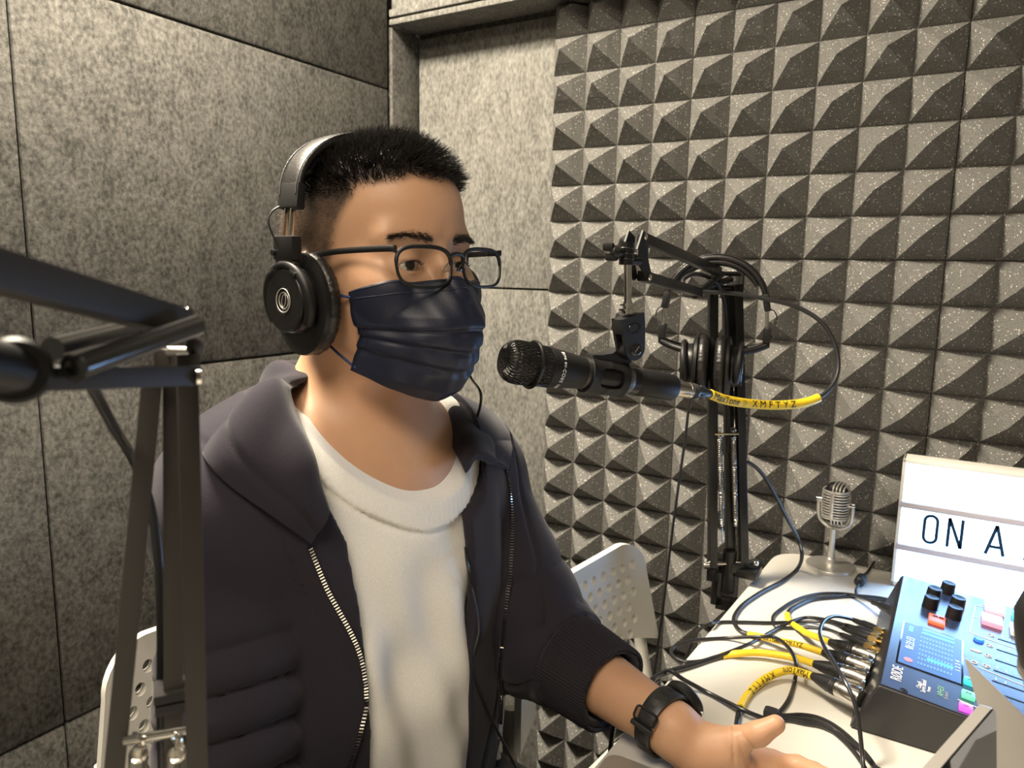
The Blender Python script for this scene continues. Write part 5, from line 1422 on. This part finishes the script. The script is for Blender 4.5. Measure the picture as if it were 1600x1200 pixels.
put_text('print', 'Servo Biased', .0065, TP(1443, 1073, .0009), TY, -TX, M['white_ink'], mxr, .0001, .8)
put_text('print', 'Preamp', .0045, TP(1451, 1078, .0009), TY, -TX, M['white_ink'], mxr, .0001, .8)
put_text('print', 'APHEX', .0085, TP(1470, 1081, .0009), TY, -TX, mat('green_print', (.25, .5, .3), .5), mxr, .0001, .8)
put_text('print', 'On board', .0050, TP(1478, 1088, .0009), TY, -TX, M['grey_ink'], mxr, .0001, .8)
b = MB(); b.torus(TP(1412, 1080, .001), NTOP, .0032, .0005, 20, 6); b.ball(TP(1412, 1080, .001), .0012, 8); b.go('power_symbol', M['ink'], mxr)
ln_ = MB()
def pline(pts, r=.0004):
    P = [TP(x, y, .0010) for x, y in pts]
    for a, c in zip(P[:-1], P[1:]): ln_.bar(a, c, .0009, .0003, NTOP, 0)
pline([(1536, 949), (1524, 947), (1515, 988), (1523, 993), (1600, 1019)]); pline([(1521, 964), (1530, 967)])
pline([(1527, 1043), (1600, 1073)]); pline([(1496, 1094), (1532, 1109)])
for i, (px, py) in enumerate(((1549, 994), (1546, 1010), (1544, 1026), (1541, 1042))):
    ln_.torus(TP(px, py, .0011), NTOP, .0034, .0004, 20, 5); ln_.ball(TP(px, py, .0011), .0012, 6)
for px, py in ((1565, 996), (1578, 1001), (1562, 1012), (1576, 1017), (1560, 1027), (1574, 1033), (1558, 1044), (1572, 1050), (1556, 1062), (1571, 1068)):
    ln_.bar(TP(px, py-2, .001), TP(px, py+2, .001), .0008, .0003, NTOP, 0)
ln_.go('printed_lines', M['white_ink'], mxr, smooth=False)
for px, py in ((1525, 1018), (1522, 1036)):
    b = MB(); b.torus(TP(px, py, .001), NTOP, .0040, .0007, 20, 6, sx=.5, sy=1.3) if py < 1020 else b.torus(TP(px, py, .001), NTOP, .0030, .0006, 16, 6)
    b.go('printed_icon', M['white_ink'], mxr)
for i in range(6):
    p0 = TP(1559-2.3*i, 999+16.3*i, .0009); p1 = p0+TX*.055-NTOP*0
    MB().bar(p0, p1, .0016, .0006, NTOP, 0).go('fader_slot', M['ink'], mxr, smooth=False)
    kc = p0+TX*(.045+.004*(i % 3)); MB().box(kc+NTOP*.004, (.014, .009, .008), RT, .0015).go('fader_cap', M['black_matte'], mxr)
# rear sockets
for k, y in enumerate((.835, .868, .901, .934)):
    b = MB(); b.lathe((XR0-.0165, y, TZ+.030), (-1, 0, .35), [(.001, 0), (.0125, 0), (.0125, .0025), (.0105, .003), (.001, .003)], 28); b.go('rear_socket', M['steel'], mxr)

# ---- plugs in the back of the mixer
ends = [((1367, 1029), (1289, 1001)), ((1359, 1046), (1279, 1017)), ((1351, 1062), (1268, 1036)), ((1341, 1090), (1256, 1050))]
names = ['silver XLR plug farthest along the mixer back, behind the other three', 'second silver XLR plug from the far end of the mixer back', 'third silver XLR plug from the far end, on the straight yellow sleeve', 'nearest silver XLR plug, with printed curved yellow sleeve']
BT = []
for (e, s_), nm in zip(ends, names):
    a = Kax(*e, 2, TZ+.030); c = Kax(*s_, 2, TZ+.024); d = nrm(c-a); a = a-d*.004
    xlr(a, d, nm, 'XLR plugs in the back of the mixer'); BT.append(a+d*.058)
g_ends = [((1382, 990), (1330, 967)), ((1377, 998), (1322, 977)), ((1374, 1003), (1320, 983)), ((1368, 1014), (1316, 992))]
gn = ['black jack plug with gold collar, farthest of the four', 'black jack plug with gold collar, second from the far end', 'black jack plug with gold collar, second from the near end', 'black jack plug with gold collar, nearest to the silver plugs']
GT = []
for (e, s_), nm in zip(g_ends, gn):
    a = Kax(*e, 2, TZ+.040); c = Kax(*s_, 2, TZ+.034); d = nrm(c-a)
    t = thing('jack_plug', nm, 'plug', tuple(a), 'jack plugs in the back of the mixer')
    b = MB(); b.tube([a-d*.010, a+d*.003], .0030, 14); b.lathe(a, d, [(.001, .001), (.0062, .001), (.0064, .003), (.0064, .010), (.0055, .0105), (.0055, .013), (.001, .0132)], 6); o = b.go('gold_collar', M['gold'], t); o['label'] = 'gold collar'
    b = MB(); b.lathe(a, d, [(.001, .0128), (.0056, .013), (.0058, .020), (.0052, .034), (.0036, .038), (.0038, .040), (.0034, .0415), (.0036, .043), (.0032, .0445), (.0033, .046), (.0024, .052), (.001, .0522)], 20); b.go('plug_sleeve', M['rubber'], t)
    GT.append(a+d*.050)
a = Kax(1404, 958, 2, TZ+.036); c = Kax(1352, 936, 2, TZ+.030); d = nrm(c-a)
t = thing('jack_plug', 'black jack plug with red ring at the far corner of the mixer', 'plug', tuple(a))
b = MB(); b.lathe(a, d, [(.001, .006), (.0058, .006), (.0060, .020), (.0052, .030), (.0036, .034), (.0036, .044), (.001, .045)], 20); b.go('plug_sleeve', M['rubber'], t)
b = MB(); b.lathe(a, d, [(.001, -.004), (.0055, -.004), (.0058, .006), (.001, .0061)], 20); b.go('plug_collar', M['chrome'], t)
b = MB(); b.lathe(a, d, [(.001, -.001), (.0064, -.001), (.0064, .001), (.001, .001)], 20); o = b.go('red_ring', mat('red_plastic', (.5, .02, .02), .4), t); o['label'] = 'red ring'
RP = a+d*.044
# ---- cables on the table
Z3 = TZ+.0030
def D(pts, z=Z3): return [Kax(x, y, 2, z if len(q) == 0 else q[0]) for x, y, *q in pts]
_, P = cable('audio_cable', 'black audio cable from the boom microphone with a yellow sleeve into the mixer', cp+D([(1180, 993, Z3+.003), (1215, 1001, Z3+.009), (1250, 1008, Z3+.017)])+[BT[1]], .0030)
i0 = int(np.argmin(np.linalg.norm(P-Kax(1171, 991, 2, Z3), axis=1)))
yt = thing('heat_shrink_sleeve', 'yellow printed sleeve on the cable behind the straight yellow one', 'cable sleeve', tuple(P[i0]), 'yellow cable sleeves')
MB().tube(P[i0:], .0042, 12).go('sleeve', M['yellow'], yt); sleeve_text(P[i0:], 'MaxTone  XMFTYZ', .0042, .0075, yt, 1, .02)
j = int(np.argmin(np.linalg.norm(P-Kv(1280, 621, .95), axis=1)))
yt = thing('heat_shrink_sleeve', 'yellow sleeve with black lettering at the boom microphone plug', 'cable sleeve', tuple(P[3]), 'yellow cable sleeves')
MB().tube(P[1:j+1], .0060, 24).go('sleeve', M['yellow'], yt)
sleeve_text(P[1:j+1], 'MaxTone', .0061, .0125, yt, 1, .002); sleeve_text(P[1:j+1], 'X M F T Y Z', .0061, .0125, yt, 1, .072)
seg = np.r_[0, np.cumsum(np.linalg.norm(np.diff(P[1:j+1], axis=0), axis=1))]; q = np.array([np.interp(.062, seg, P[1:j+1][:, k]) for k in range(3)]); f_ = nrm(CAM-q)
b = MB(); b.torus(q+f_*.0074, f_, .0034, .0003, 20, 5, sx=1.3); b.torus(q+f_*.0074, f_, .0016, .0003, 14, 5); b.go('sleeve_emblem', M['ink'], yt)
_, P = cable('audio_cable', 'black audio cable looping back from the far silver plug to the mixer corner', [BT[0]]+D([(1262, 990, Z3+.014), (1251, 983, Z3+.008), (1240, 976, Z3+.003), (1232, 968), (1231, 958), (1240, 949), (1267, 937), (1300, 933), (1331, 931), (1370, 934), (1402, 940)]), .0028)
i1 = int(np.argmin(np.linalg.norm(P-Kax(1231, 960, 2, Z3), axis=1)))
yt = thing('heat_shrink_sleeve', 'short bent yellow sleeve behind the other yellow sleeves', 'cable sleeve', tuple(P[i1]), 'yellow cable sleeves')
MB().tube(P[:i1+1], .0040, 12).go('sleeve', M['yellow'], yt)
_, P = cable('audio_cable', 'thick black audio cable leaving over the table edge behind the sleeve cuff', [BT[2]]+D([(1250, 1030, Z3+.012), (1227, 1025, Z3+.008), (1187, 1020, Z3+.006), (1155, 1021, Z3+.004), (1128, 1025), (1080, 1040), (1035, 1053, Z3+.002), (1012, 1068, Z3+.004)])+[Kv(985, 1088, .86), Kv(960, 1130, .87), Kv(950, 1220, .88)], .0034)
i1 = int(np.argmin(np.linalg.norm(P-Kax(1128, 1025, 2, Z3), axis=1)))
yt = thing('heat_shrink_sleeve', 'plain long yellow sleeve lying nearly straight across the table', 'cable sleeve', tuple(P[i1]), 'yellow cable sleeves')
MB().tube(P[:i1+1], .0044, 12).go('sleeve', M['yellow'], yt)
_, P = cable('audio_cable', 'black audio cable curving down behind the thumb from the nearest plug', [BT[3]]+D([(1240, 1048, Z3+.014), (1219, 1050, Z3+.008), (1192, 1063, Z3+.004), (1172, 1082), (1158, 1104), (1152, 1128), (1152, 1160), (1158, 1200)]), .0031)
i1 = int(np.argmin(np.linalg.norm(P-Kax(1157, 1106, 2, Z3), axis=1)))
yt = thing('heat_shrink_sleeve', 'curved yellow sleeve with black lettering on the nearest mixer plug', 'cable sleeve', tuple(P[i1]), 'yellow cable sleeves')
MB().tube(P[:i1+1], .0046, 20).go('sleeve', M['yellow'], yt)
sleeve_text(P[:i1+1], 'MaxTone', .0047, .0105, yt, 1, .006); sleeve_text(P[:i1+1], 'X M F T Y Z', .0047, .0095, yt, 1, .060)
ZL = Z3+.005
cable('headphone_cable', 'thin black cable making the big open loop across the table', [GT[1]]+D([(1293, 969, Z3+.014), (1261, 965, ZL), (1235, 972, ZL), (1213, 983), (1173, 1005, ZL), (1144, 1017, ZL), (1112, 1029), (1085, 1034), (1067, 1033), (1051, 1024), (1053, 1011), (1083, 1001), (1133, 997), (1187, 995, Z3+.014), (1213, 997, Z3+.016), (1235, 1016, Z3+.020), (1244, 1040, Z3+.018), (1241, 1067), (1232, 1093), (1219, 1111), (1206, 1122)]), .0023)
cable('headphone_cable', 'thin black cable with S-bend from the third jack plug', [GT[3]]+D([(1293, 984, Z3+.012), (1266, 981, ZL), (1240, 981), (1213, 979), (1207, 968), (1213, 957), (1240, 939), (1267, 930), (1293, 927), (1331, 929, ZL)])+[RP], .0021)
cable('headphone_cable', 'thin black cable arching over the silver plugs towards the bottom of the picture', [GT[0]]+D([(1307, 963, TZ+.052), (1289, 969, TZ+.060), (1281, 987, TZ+.064), (1287, 1008, TZ+.070), (1299, 1029, TZ+.072), (1320, 1064, TZ+.070), (1336, 1101, TZ+.055), (1344, 1147, TZ+.030), (1349, 1200, TZ+.006), (1352, 1240, TZ+.006)]), .0021)
cable('headphone_cable', 'thin black cable running straight back to the table edge', [GT[2]]+D([(1290, 972, Z3+.010), (1240, 972, Z3), (1200, 973), (1160, 972), (1125, 972), (1104, 977, Z3+.002)])+[Kv(1088, 990, 1.03), Kv(1072, 1030, 1.04), Kv(1062, 1100, 1.05)], .0022)
cable('straight_cable', 'black cable lying straight from the table edge to the hand', [Kv(1020, 1062, .90)]+D([(1043, 1048, Z3+.010), (1070, 1063, Z3+.008), (1107, 1083), (1160, 1109, Z3+.005), (1192, 1122), (1215, 1130)]), .0026)
bt = thing('cable_bundle', 'bundle of black cables tied together beside the fingertips', 'cable', tuple(Kax(1210, 1115, 2, TZ)))
for k, (dx, dy) in enumerate(((0, 0), (-3, 6), (2, 12))):
    P = cr(D([(1205, 1118+dy*.4, Z3+.004), (1229, 1118+dy*.5), (1253+dx, 1117+dy), (1280+dx, 1122+dy), (1307+dx*2, 1136+dy), (1335+dx*3, 1160+dy*.8), (1358+dx*4, 1185+dy), (1372+dx*6, 1210), (1378+dx*6, 1240)]), 8)
    MB().tube(P, .0024, 8).go('strand', M['cable'], bt)
MB().box(Kax(1205, 1115, 2, TZ+.007), (.016, .012, .012), None, .004).go('cable_tie', M['rubber'], bt)
fc_ = thing('power_cable', 'thin black cable with ferrite bead between small microphone and light box', 'cable', tuple(Kax(1342, 912, 2, TZ)))
MB().tube(cr(D([(1366, 878, Z3), (1356, 893), (1349, 900, TZ+.008), (1342, 912, TZ+.008), (1337, 925, Z3), (1345, 934), (1375, 938), (1404, 946)]), 8), .0019, 8).go('cable_jacket', M['cable'], fc_)
a, c = Kax(1347, 902, 2, TZ+.009), Kax(1337, 919, 2, TZ+.009); d = nrm(c-a)
b = MB(); b.lathe(a, d, [(.001, 0), (.0045, 0), (.0078, .003), (.0080, .018), (.0078, .023), (.0045, .026), (.001, .026)], 10); b.go('ferrite_bead', M['rubber'], fc_)

# ================================================================ light box
LY = 1.243; lx0 = -.057; LW, LH = .300, .203
lb = thing('light_box', 'white cinema light box glowing with the letters ON AIR', 'light box', (lx0+LW/2, LY+.02, TZ))
b = MB(); f2 = .007
for zc, hh in ((TZ+f2/2+.001, f2), (TZ+LH-f2/2, f2)): b.box((lx0+LW/2, LY+.020, zc), (LW, .040, hh), None, .0018)
for xc in (lx0+f2/2-.001, lx0+LW-f2/2): b.box((xc, LY+.020, TZ+LH/2+.0005), (f2-.002, .040, LH-.001), None, .0018)
b.box((lx0+LW/2, LY+.038, TZ+LH/2), (LW-.004, .003, LH-.004))
b.go('housing', M['plastic_white'], lb)
zr = [TZ+f2+.001, TZ+.0665, TZ+.1335, TZ+LH-f2]
def lit_mat():
    m, n, l, b = nt('lit_acrylic'); b.inputs['Base Color'].default_value = (.8, .85, .9, 1); b.inputs['Roughness'].default_value = .3
    b.inputs['Emission Color'].default_value = (.26, .53, 1, 1); b.inputs['Emission Strength'].default_value = 12
    return m
LM = lit_mat()
for i in range(3): MB().box((lx0+LW/2, LY+.006, (zr[i]+zr[i+1])/2), (LW-.010, .003, zr[i+1]-zr[i]-.0005)).go('lit_panel', LM, lb, smooth=False)
RL = mat('clear_rail', (.50, .46, .50), .3)
for i in (1, 2):
    b = MB(); b.box((lx0+LW/2, LY+.002, zr[i]), (LW-.003, .006, .0065), None, .0015); b.box((lx0+LW/2, LY-.0015, zr[i]-.002), (LW-.003, .0015, .009), None, .0005); b.go('letter_rail', RL, lb)
LK = mat('letter_film', (.006, .02, .045), .4)
def lpos(px, py): q = Kax(px, py, 1, LY+.003); return q[0], q[2]
hz = .0225; lw_ = .0046
def stroke(b, p, q, cx, cz): b.bar((cx+p[0], LY+.0030, cz+p[1]), (cx+q[0], LY+.0030, cz+q[1]), lw_, .0006, (0, 1, 0), 0)
def glyph(ch, cx, cz):
    b = MB(); w_ = .0085
    if ch == 'O':
        r = w_; P = [(r*math.cos(a), (hz-r-.0015)+r*math.sin(a)) for a in np.linspace(0, math.pi, 13)]+[(-r*math.cos(a), -(hz-r-.0015)-r*math.sin(a)) for a in np.linspace(0, math.pi, 13)]
        P = np.array(P); T_ = np.roll(P, -1, 0)-np.roll(P, 1, 0); N2 = np.c_[T_[:, 1], -T_[:, 0]]; N2 /= np.linalg.norm(N2, axis=1, keepdims=True); n = len(P); V = []
        for dy_ in (-.0003, .0003):
            for sg in (1, -1): V += [(cx+x, LY+.0030+dy_, cz+z) for x, z in P+N2*sg*lw_/2]
        Fq_ = []
        for i in range(n):
            j = (i+1) % n; Fq_ += [(i, j, n+j, n+i), (2*n+i, 3*n+i, 3*n+j, 2*n+j), (i, 2*n+i, 2*n+j, j), (n+i, n+j, 3*n+j, 3*n+i)]
        b.add(V, Fq_)
    if ch == 'N':
        for p, q in (((-w_, -hz), (-w_, hz)), ((w_, -hz), (w_, hz)), ((-w_, hz), (w_, -hz))): stroke(b, p, q, cx, cz)
    if ch == 'A':
        for p, q in (((-w_-.0025, -hz), (0, hz)), ((w_+.0025, -hz), (0, hz)), ((-w_*.7, -hz*.45), (w_*.7, -hz*.45))): stroke(b, p, q, cx, cz)
    if ch == 'I': stroke(b, (0, -hz), (0, hz), cx, cz)
    if ch == 'R':
        for p, q in (((-w_, -hz), (-w_, hz)), ((-w_, hz), (w_*.5, hz)), ((w_*.5, hz), (w_, hz*.6)), ((w_, hz*.6), (w_*.5, 0)), ((w_*.5, 0), (-w_, 0)), ((0, 0), (w_, -hz))): stroke(b, p, q, cx, cz)
    b.go('letter_tile', LK, lb, smooth=False)['label'] = f'dark letter {ch}'
zc_ = (zr[1]+zr[2])/2-.001
for ch, px in (('O', 1453), ('N', 1492), ('A', 1557)): glyph(ch, lpos(px, 835)[0], zc_)
xi = lpos(1604, 855)[0]; glyph('I', xi, zc_); glyph('R', xi+.030, zc_)

# ================================================================ miniature retro microphone
mc_ = Kax(1297, 887, 2, TZ); MC = np.array([mc_[0], mc_[1], TZ])
mm = thing('retro_microphone', 'small silver retro-style ornamental microphone on a round base', 'ornament', tuple(MC))
b = MB(); b.lathe(MC, (0, 0, 1), [(.001, 0), (.0370, 0), (.0380, .001), (.0380, .0045), (.0370, .0060), (.0355, .0066), (.0110, .0085), (.001, .0086)], 64); b.go('round_base', M['silver'], mm)
b = MB(); b.lathe(MC, (0, 0, 1), [(.0075, .008), (.0070, .016), (.0052, .018), (.0046, .030), (.0046, .066), (.001, .067)], 28); b.go('stem', M['silver'], mm)
fm = nrm([-.22, -1, 0]); rm = np.array([-fm[1], fm[0], 0]); tl_ = nrm(np.array([0, 0, 1])+fm*.06); fm2 = np.cross(rm, tl_) if np.cross(rm, tl_)@fm > 0 else -np.cross(rm, tl_)
HCm = MC+np.array([0, 0, .110]); hw_, hd_, hh_ = .0215, .0185, .0360
yk = [HCm+rm*(-hw_-.0055)+tl_*(.004), HCm+rm*(-hw_-.0055)-tl_*.018, HCm+rm*(-hw_-.002)-tl_*.032, HCm+rm*(-hw_*.55)-tl_*.0405, HCm-tl_*.0420, HCm+rm*(hw_*.55)-tl_*.0405, HCm+rm*(hw_+.002)-tl_*.032, HCm+rm*(hw_+.0055)-tl_*.018, HCm+rm*(hw_+.0055)+tl_*.004]
b = MB(); b.tube(cr(yk, 6), .0028, 12)
b.go('yoke', M['silver'], mm)
for s in (-1, 1):
    b = MB(); b.lathe(HCm+rm*s*(hw_-.001)+tl_*.002, rm*s, [(.001, 0), (.0042, 0), (.0042, .009), (.0030, .0105), (.001, .0105)], 16)
    for q in np.linspace(.003, .008, 3): b.torus(HCm+rm*s*(hw_+q-.001)+tl_*.002, rm, .0042, .0006, 18, 6)
    b.go('side_knob', M['chrome'], mm)
def half(z):      # width factor by height
    k = abs(z)/hh_; return (max(1-k**3.2, 0))**(1/2.4)
def ring_(z, off=0, n=56):
    a = np.arange(n)*2*math.pi/n; e = 2.6; k = half(z)
    x = (hw_+off)*k*np.sign(np.cos(a))*np.abs(np.cos(a))**(2/e); y = (hd_+off)*k*np.sign(np.sin(a))*np.abs(np.sin(a))**(2/e)
    return HCm+np.outer(x, rm)+np.outer(y, fm2)+tl_*z
b = MB(); zs_ = np.linspace(-hh_*.985, hh_*.985, 25); V = np.concatenate([ring_(z, -.0030) for z in zs_]); n = 56
b.add(V, [(i*n+k, i*n+(k+1) % n, (i+1)*n+(k+1) % n, (i+1)*n+k) for i in range(24) for k in range(n)]+[tuple(range(n))[::-1], tuple(24*n+k for k in range(n))])
cp_ = b.go('capsule', M['black_matte'], mm)
b = MB()
for z in np.arange(-.0185, .0200, .0046): b.tube(ring_(z, -.0008), .00135, 8, closed=True)
for s in (-1, 1):
    for x in np.arange(-.0150, .0160, .0050):
        P = []
        for t_ in np.linspace(-1, 1, 21):
            # arc over the cap in the plane rm = x
            ang = t_*math.pi/2; zz = s*(.0215+(hh_-.0215)*math.cos(ang)**.7*math.sqrt(max(1-(x/hw_)**2.4, .05))); yy = (hd_-.0008)*math.sin(ang)*half(.0215)*math.sqrt(max(1-(abs(x)/hw_)**3, .1))
            P.append(HCm+rm*x+fm2*yy+tl_*zz)
        b.tube(P, .00145, 8)
    b.tube(ring_(s*.0225, -.0005), .0019, 8, closed=True)
for s in (-1, 1):
    P = [HCm+fm2*s*(hd_-.0006)*half(z)+tl_*z for z in np.linspace(-.0235, .0235, 13)]
    b.tube(P, .0030, 8, flat=.5)
b.go('chrome_grille', M['silver'], cp_)

# ================================================================ wrist watch
wc = EL_L+(WR_L-EL_L)*.93; wd = fd; wcW = P2W(wc); wdW = PF*wd[0]+PL*wd[1]+np.array([0, 0, wd[2]])
wt_ = thing('wrist_watch', 'black smartwatch with perforated rubber strap on the forearm', 'watch', tuple(wcW))
cam_d = nrm(CAM-wcW); cam_d = nrm(cam_d-wdW*(cam_d@wdW)); oth = np.cross(wdW, cam_d)
if oth@UPV < 0: oth = -oth                  # points up-right in the picture
def wp(s, r, a): return wcW+wdW*s+r*(math.cos(a)*cam_d+math.sin(a)*oth)
rw = .0292; V = []; nA_ = 72
prof_ = [(-.0105, 0), (-.0105, .0026), (-.0090, .0034), (.0090, .0034), (.0105, .0026), (.0105, 0)]
for i in range(nA_):
    a = 2*math.pi*i/nA_
    for s, h in prof_:
        k = 1-.18*max(0, math.cos(a-math.radians(118)))**2*0
        V.append(wp(s*(.92+.12*math.cos(a-math.radians(110))), rw+h, a))
n = len(prof_); b = MB(); b.add(np.array(V), [(i*n+k, i*n+(k+1) % n, ((i+1) % nA_)*n+(k+1) % n, ((i+1) % nA_)*n+k) for i in range(nA_) for k in range(n)])
stp = b.go('strap', M['rubber'], wt_)
ac = math.radians(122); nrmW = math.cos(ac)*cam_d+math.sin(ac)*oth
b = MB(); b.lathe(wp(0, rw-.001, ac), nrmW, [(.001, 0), (.0195, 0), (.0212, .002), (.0215, .0085), (.0200, .0105), (.001, .0106)], 56); cse = b.go('watch_case', M['black_matte'], wt_)
b = MB(); b.lathe(wp(0, rw+.0094, ac), nrmW, [(.001, 0), (.0190, 0), (.0186, .0010), (.001, .0011)], 48); b.go('watch_face', M['black_gloss'], wt_)
b = MB(); b.tube([wp(.0205, rw+.004, ac), wp(.0235, rw+.004, ac)], .0022, 12); b.go('watch_button', M['steel'], wt_)
for k in range(9):
    a = math.radians(64-17*k) if k < 9 else 0
    b = MB(); b.box(wp(0, rw+.0033, a), (.0068, .0030, .0009), np.array([wdW, np.cross(math.cos(a)*cam_d+math.sin(a)*oth, wdW), math.cos(a)*cam_d+math.sin(a)*oth]).T, .0003)
    b.go('strap_hole', M['ink'], stp)
a = math.radians(-8); er = math.cos(a)*cam_d+math.sin(a)*oth; et = np.cross(er, wdW)
b = MB(); P = [wp(0, rw+.0042, a)+wdW*x*.0125+et*y*.0062 for x, y in rrect(1, 1, 28, 5)]; b.tube(P, .0012, 8, closed=True); b.go('buckle', M['black_gloss'], wt_)
b = MB(); b.tube([wp(-.0118, rw+.0045, a-.30), wp(.0118, rw+.0045, a-.30)], .0028, 10); b.go('strap_loop', M['rubber'], wt_)

# ================================================================ laptop corner and the foreground stand
lc = Kax(968, 1183, 2, TZ+.016); lt = thing('laptop', 'closed grey laptop corner on the table under the wrist', 'laptop', (lc[0]+.15, lc[1]-.11, TZ))
def rr2(x0, x1, y0, y1, r): return arc(x1-r, y1-r, r, 0, 90, 6)+arc(x0+r, y1-r, r, 90, 180, 6)+arc(x0+r, y0+r, r, 180, 270, 6)+arc(x1-r, y0+r, r, 270, 360, 6)
x0_, y1_ = lc[0]-.012, lc[1]+.004
MB().prism(rr2(x0_, x0_+.30, y1_-.212, y1_, .012), TZ+.0015, TZ+.0095).go('base', M['alu'], lt, smooth=False)
MB().prism(rr2(x0_+.0005, x0_+.2995, y1_-.2115, y1_-.0005, .012), TZ+.0100, TZ+.0150).go('lid', M['alu'], lt, smooth=False)
tb2 = thing('tablet', 'glossy black tablet corner in the bottom right foreground reflecting the cables', 'tablet', tuple(Kv(1545, 1160, .41)))
def plate(P3, th, r, name, m, parent, n=8):
    """P3: three points (corner, along edge 1, along edge 2); rounded slab"""
    c, a, d = map(np.asarray, P3); X = nrm(a-c); Lx = np.linalg.norm(a-c); Yv = (d-c)-X*((d-c)@X); Ly = np.linalg.norm(Yv); Yv = nrm(Yv); Z = np.cross(X, Yv)
    poly = rr2(0, Lx, 0, Ly, r); b = MB(); b.prism(poly, 0, th, (X, Yv, Z), c); return b, (X, Yv, Z, Lx, Ly, c)
C0 = Kv(1536, 1094, .415); E1 = Kv(1425, 1218, .345); 
E1 = C0+nrm(E1-C0)*.16
E2 = Kv(1538, 1300, .41)
b, (X, Yv, Z, Lx, Ly, c) = plate((C0, E1, E2), .0065, .008, '', None, None)
zsg = 1 if Z@(CAM-C0) > 0 else -1
b.go('back_shell', M['alu'], tb2, smooth=False)
zt = .0065 if zsg > 0 else -.0008
MB().prism(rr2(.0008, Lx-.0008, .0008, Ly-.0008, .0075), zt, zt+.0008, (X, Yv, Z), c).go('glass_screen', mat('dark_mirror_glass', (.14, .15, .19), .04, 1.0), tb2, smooth=False)
st_ = thing('metal_stand', 'pointed silver metal plate in the bottom right foreground over the mixer', 'stand', tuple(Kv(1560, 1150, .44)))
P = [Kv(1507, 1029, .47), Kv(1512, 1030, .47), Kv(1600, 1118, .445), Kv(1690, 1215, .42), Kv(1740, 1330, .41), Kv(1600, 1330, .43), Kv(1556, 1200, .445), Kv(1527, 1100, .458)]
P = np.array(P); nn2 = nrm(np.cross(P[2]-P[0], P[6]-P[0])); n = len(P)
P = P-np.outer((P-P[0])@nn2, nn2)
b = MB(); b.add(np.concatenate([P+nn2*.0010, P-nn2*.0010]), [tuple(range(n)), tuple(range(n, 2*n))[::-1]]+[(i, n+i, n+(i+1) % n, (i+1) % n) for i in range(n)])
b.go('plate', M['alu'], st_, smooth=False)
fmk = thing('foreground_microphone', 'out-of-focus black microphone head at the right edge of the picture', 'microphone', tuple(Kv(1650, 1000, .36)))
c = Kv(1660, 985, .36); d = nrm(Kv(1672, 1250, .37)-c)
b = MB(); b.lathe(c-d*.024, d, [(.001, 0), (.010, .0012), (.0170, .006), (.0205, .014), (.0212, .024), (.0208, .036), (.0195, .046), (.001, .0465)], 40); b.go('grille', M['black_matte'], fmk)
b = MB(); b.lathe(c-d*.024, d, [(.001, .046), (.0205, .046), (.0208, .050), (.0195, .053), (.001, .0535)], 40); b.go('collar_ring', M['steel'], fmk)
b = MB(); b.lathe(c-d*.024, d, [(.001, .053), (.0185, .053), (.0165, .09), (.0150, .17), (.001, .1705)], 40); b.go('handle', M['black_matte'], fmk)
# feet of the foreground things, below the frame
e_ = c-d*.024+d*.168; b = MB(); b.lathe((.125, .43, TZ+.0005), (0, 0, 1), [(.001, 0), (.050, 0), (.050, .006), (.046, .009), (.010, .011), (.001, .011)], 40); b.tube(cr([e_, e_+d*.015, (.125, .43, TZ+.05), (.125, .43, TZ+.010)], 6), .0055, 12)
b.go('table_foot', M['black_matte'], fmk)
pb = Kv(1665, 1322, .419); b = MB(); b.lathe((.130, .60, TZ+.0005), (0, 0, 1), [(.001, 0), (.042, 0), (.042, .006), (.038, .008), (.001, .008)], 40); b.tube(cr([pb, pb-[0, 0, .02], (.130, .60, TZ+.05), (.130, .60, TZ+.007)], 6), .005, 12)
b.go('stand_foot', M['alu'], st_)
tb_e = C0+Yv*Ly*.97+X*.03; b = MB(); b.tube(cr([tb_e, tb_e-[0, 0, .03], (.085, .56, TZ+.06), (.130, .60, TZ+.045)], 6), .004, 10); b.go('holder_arm', M['alu'], tb2)
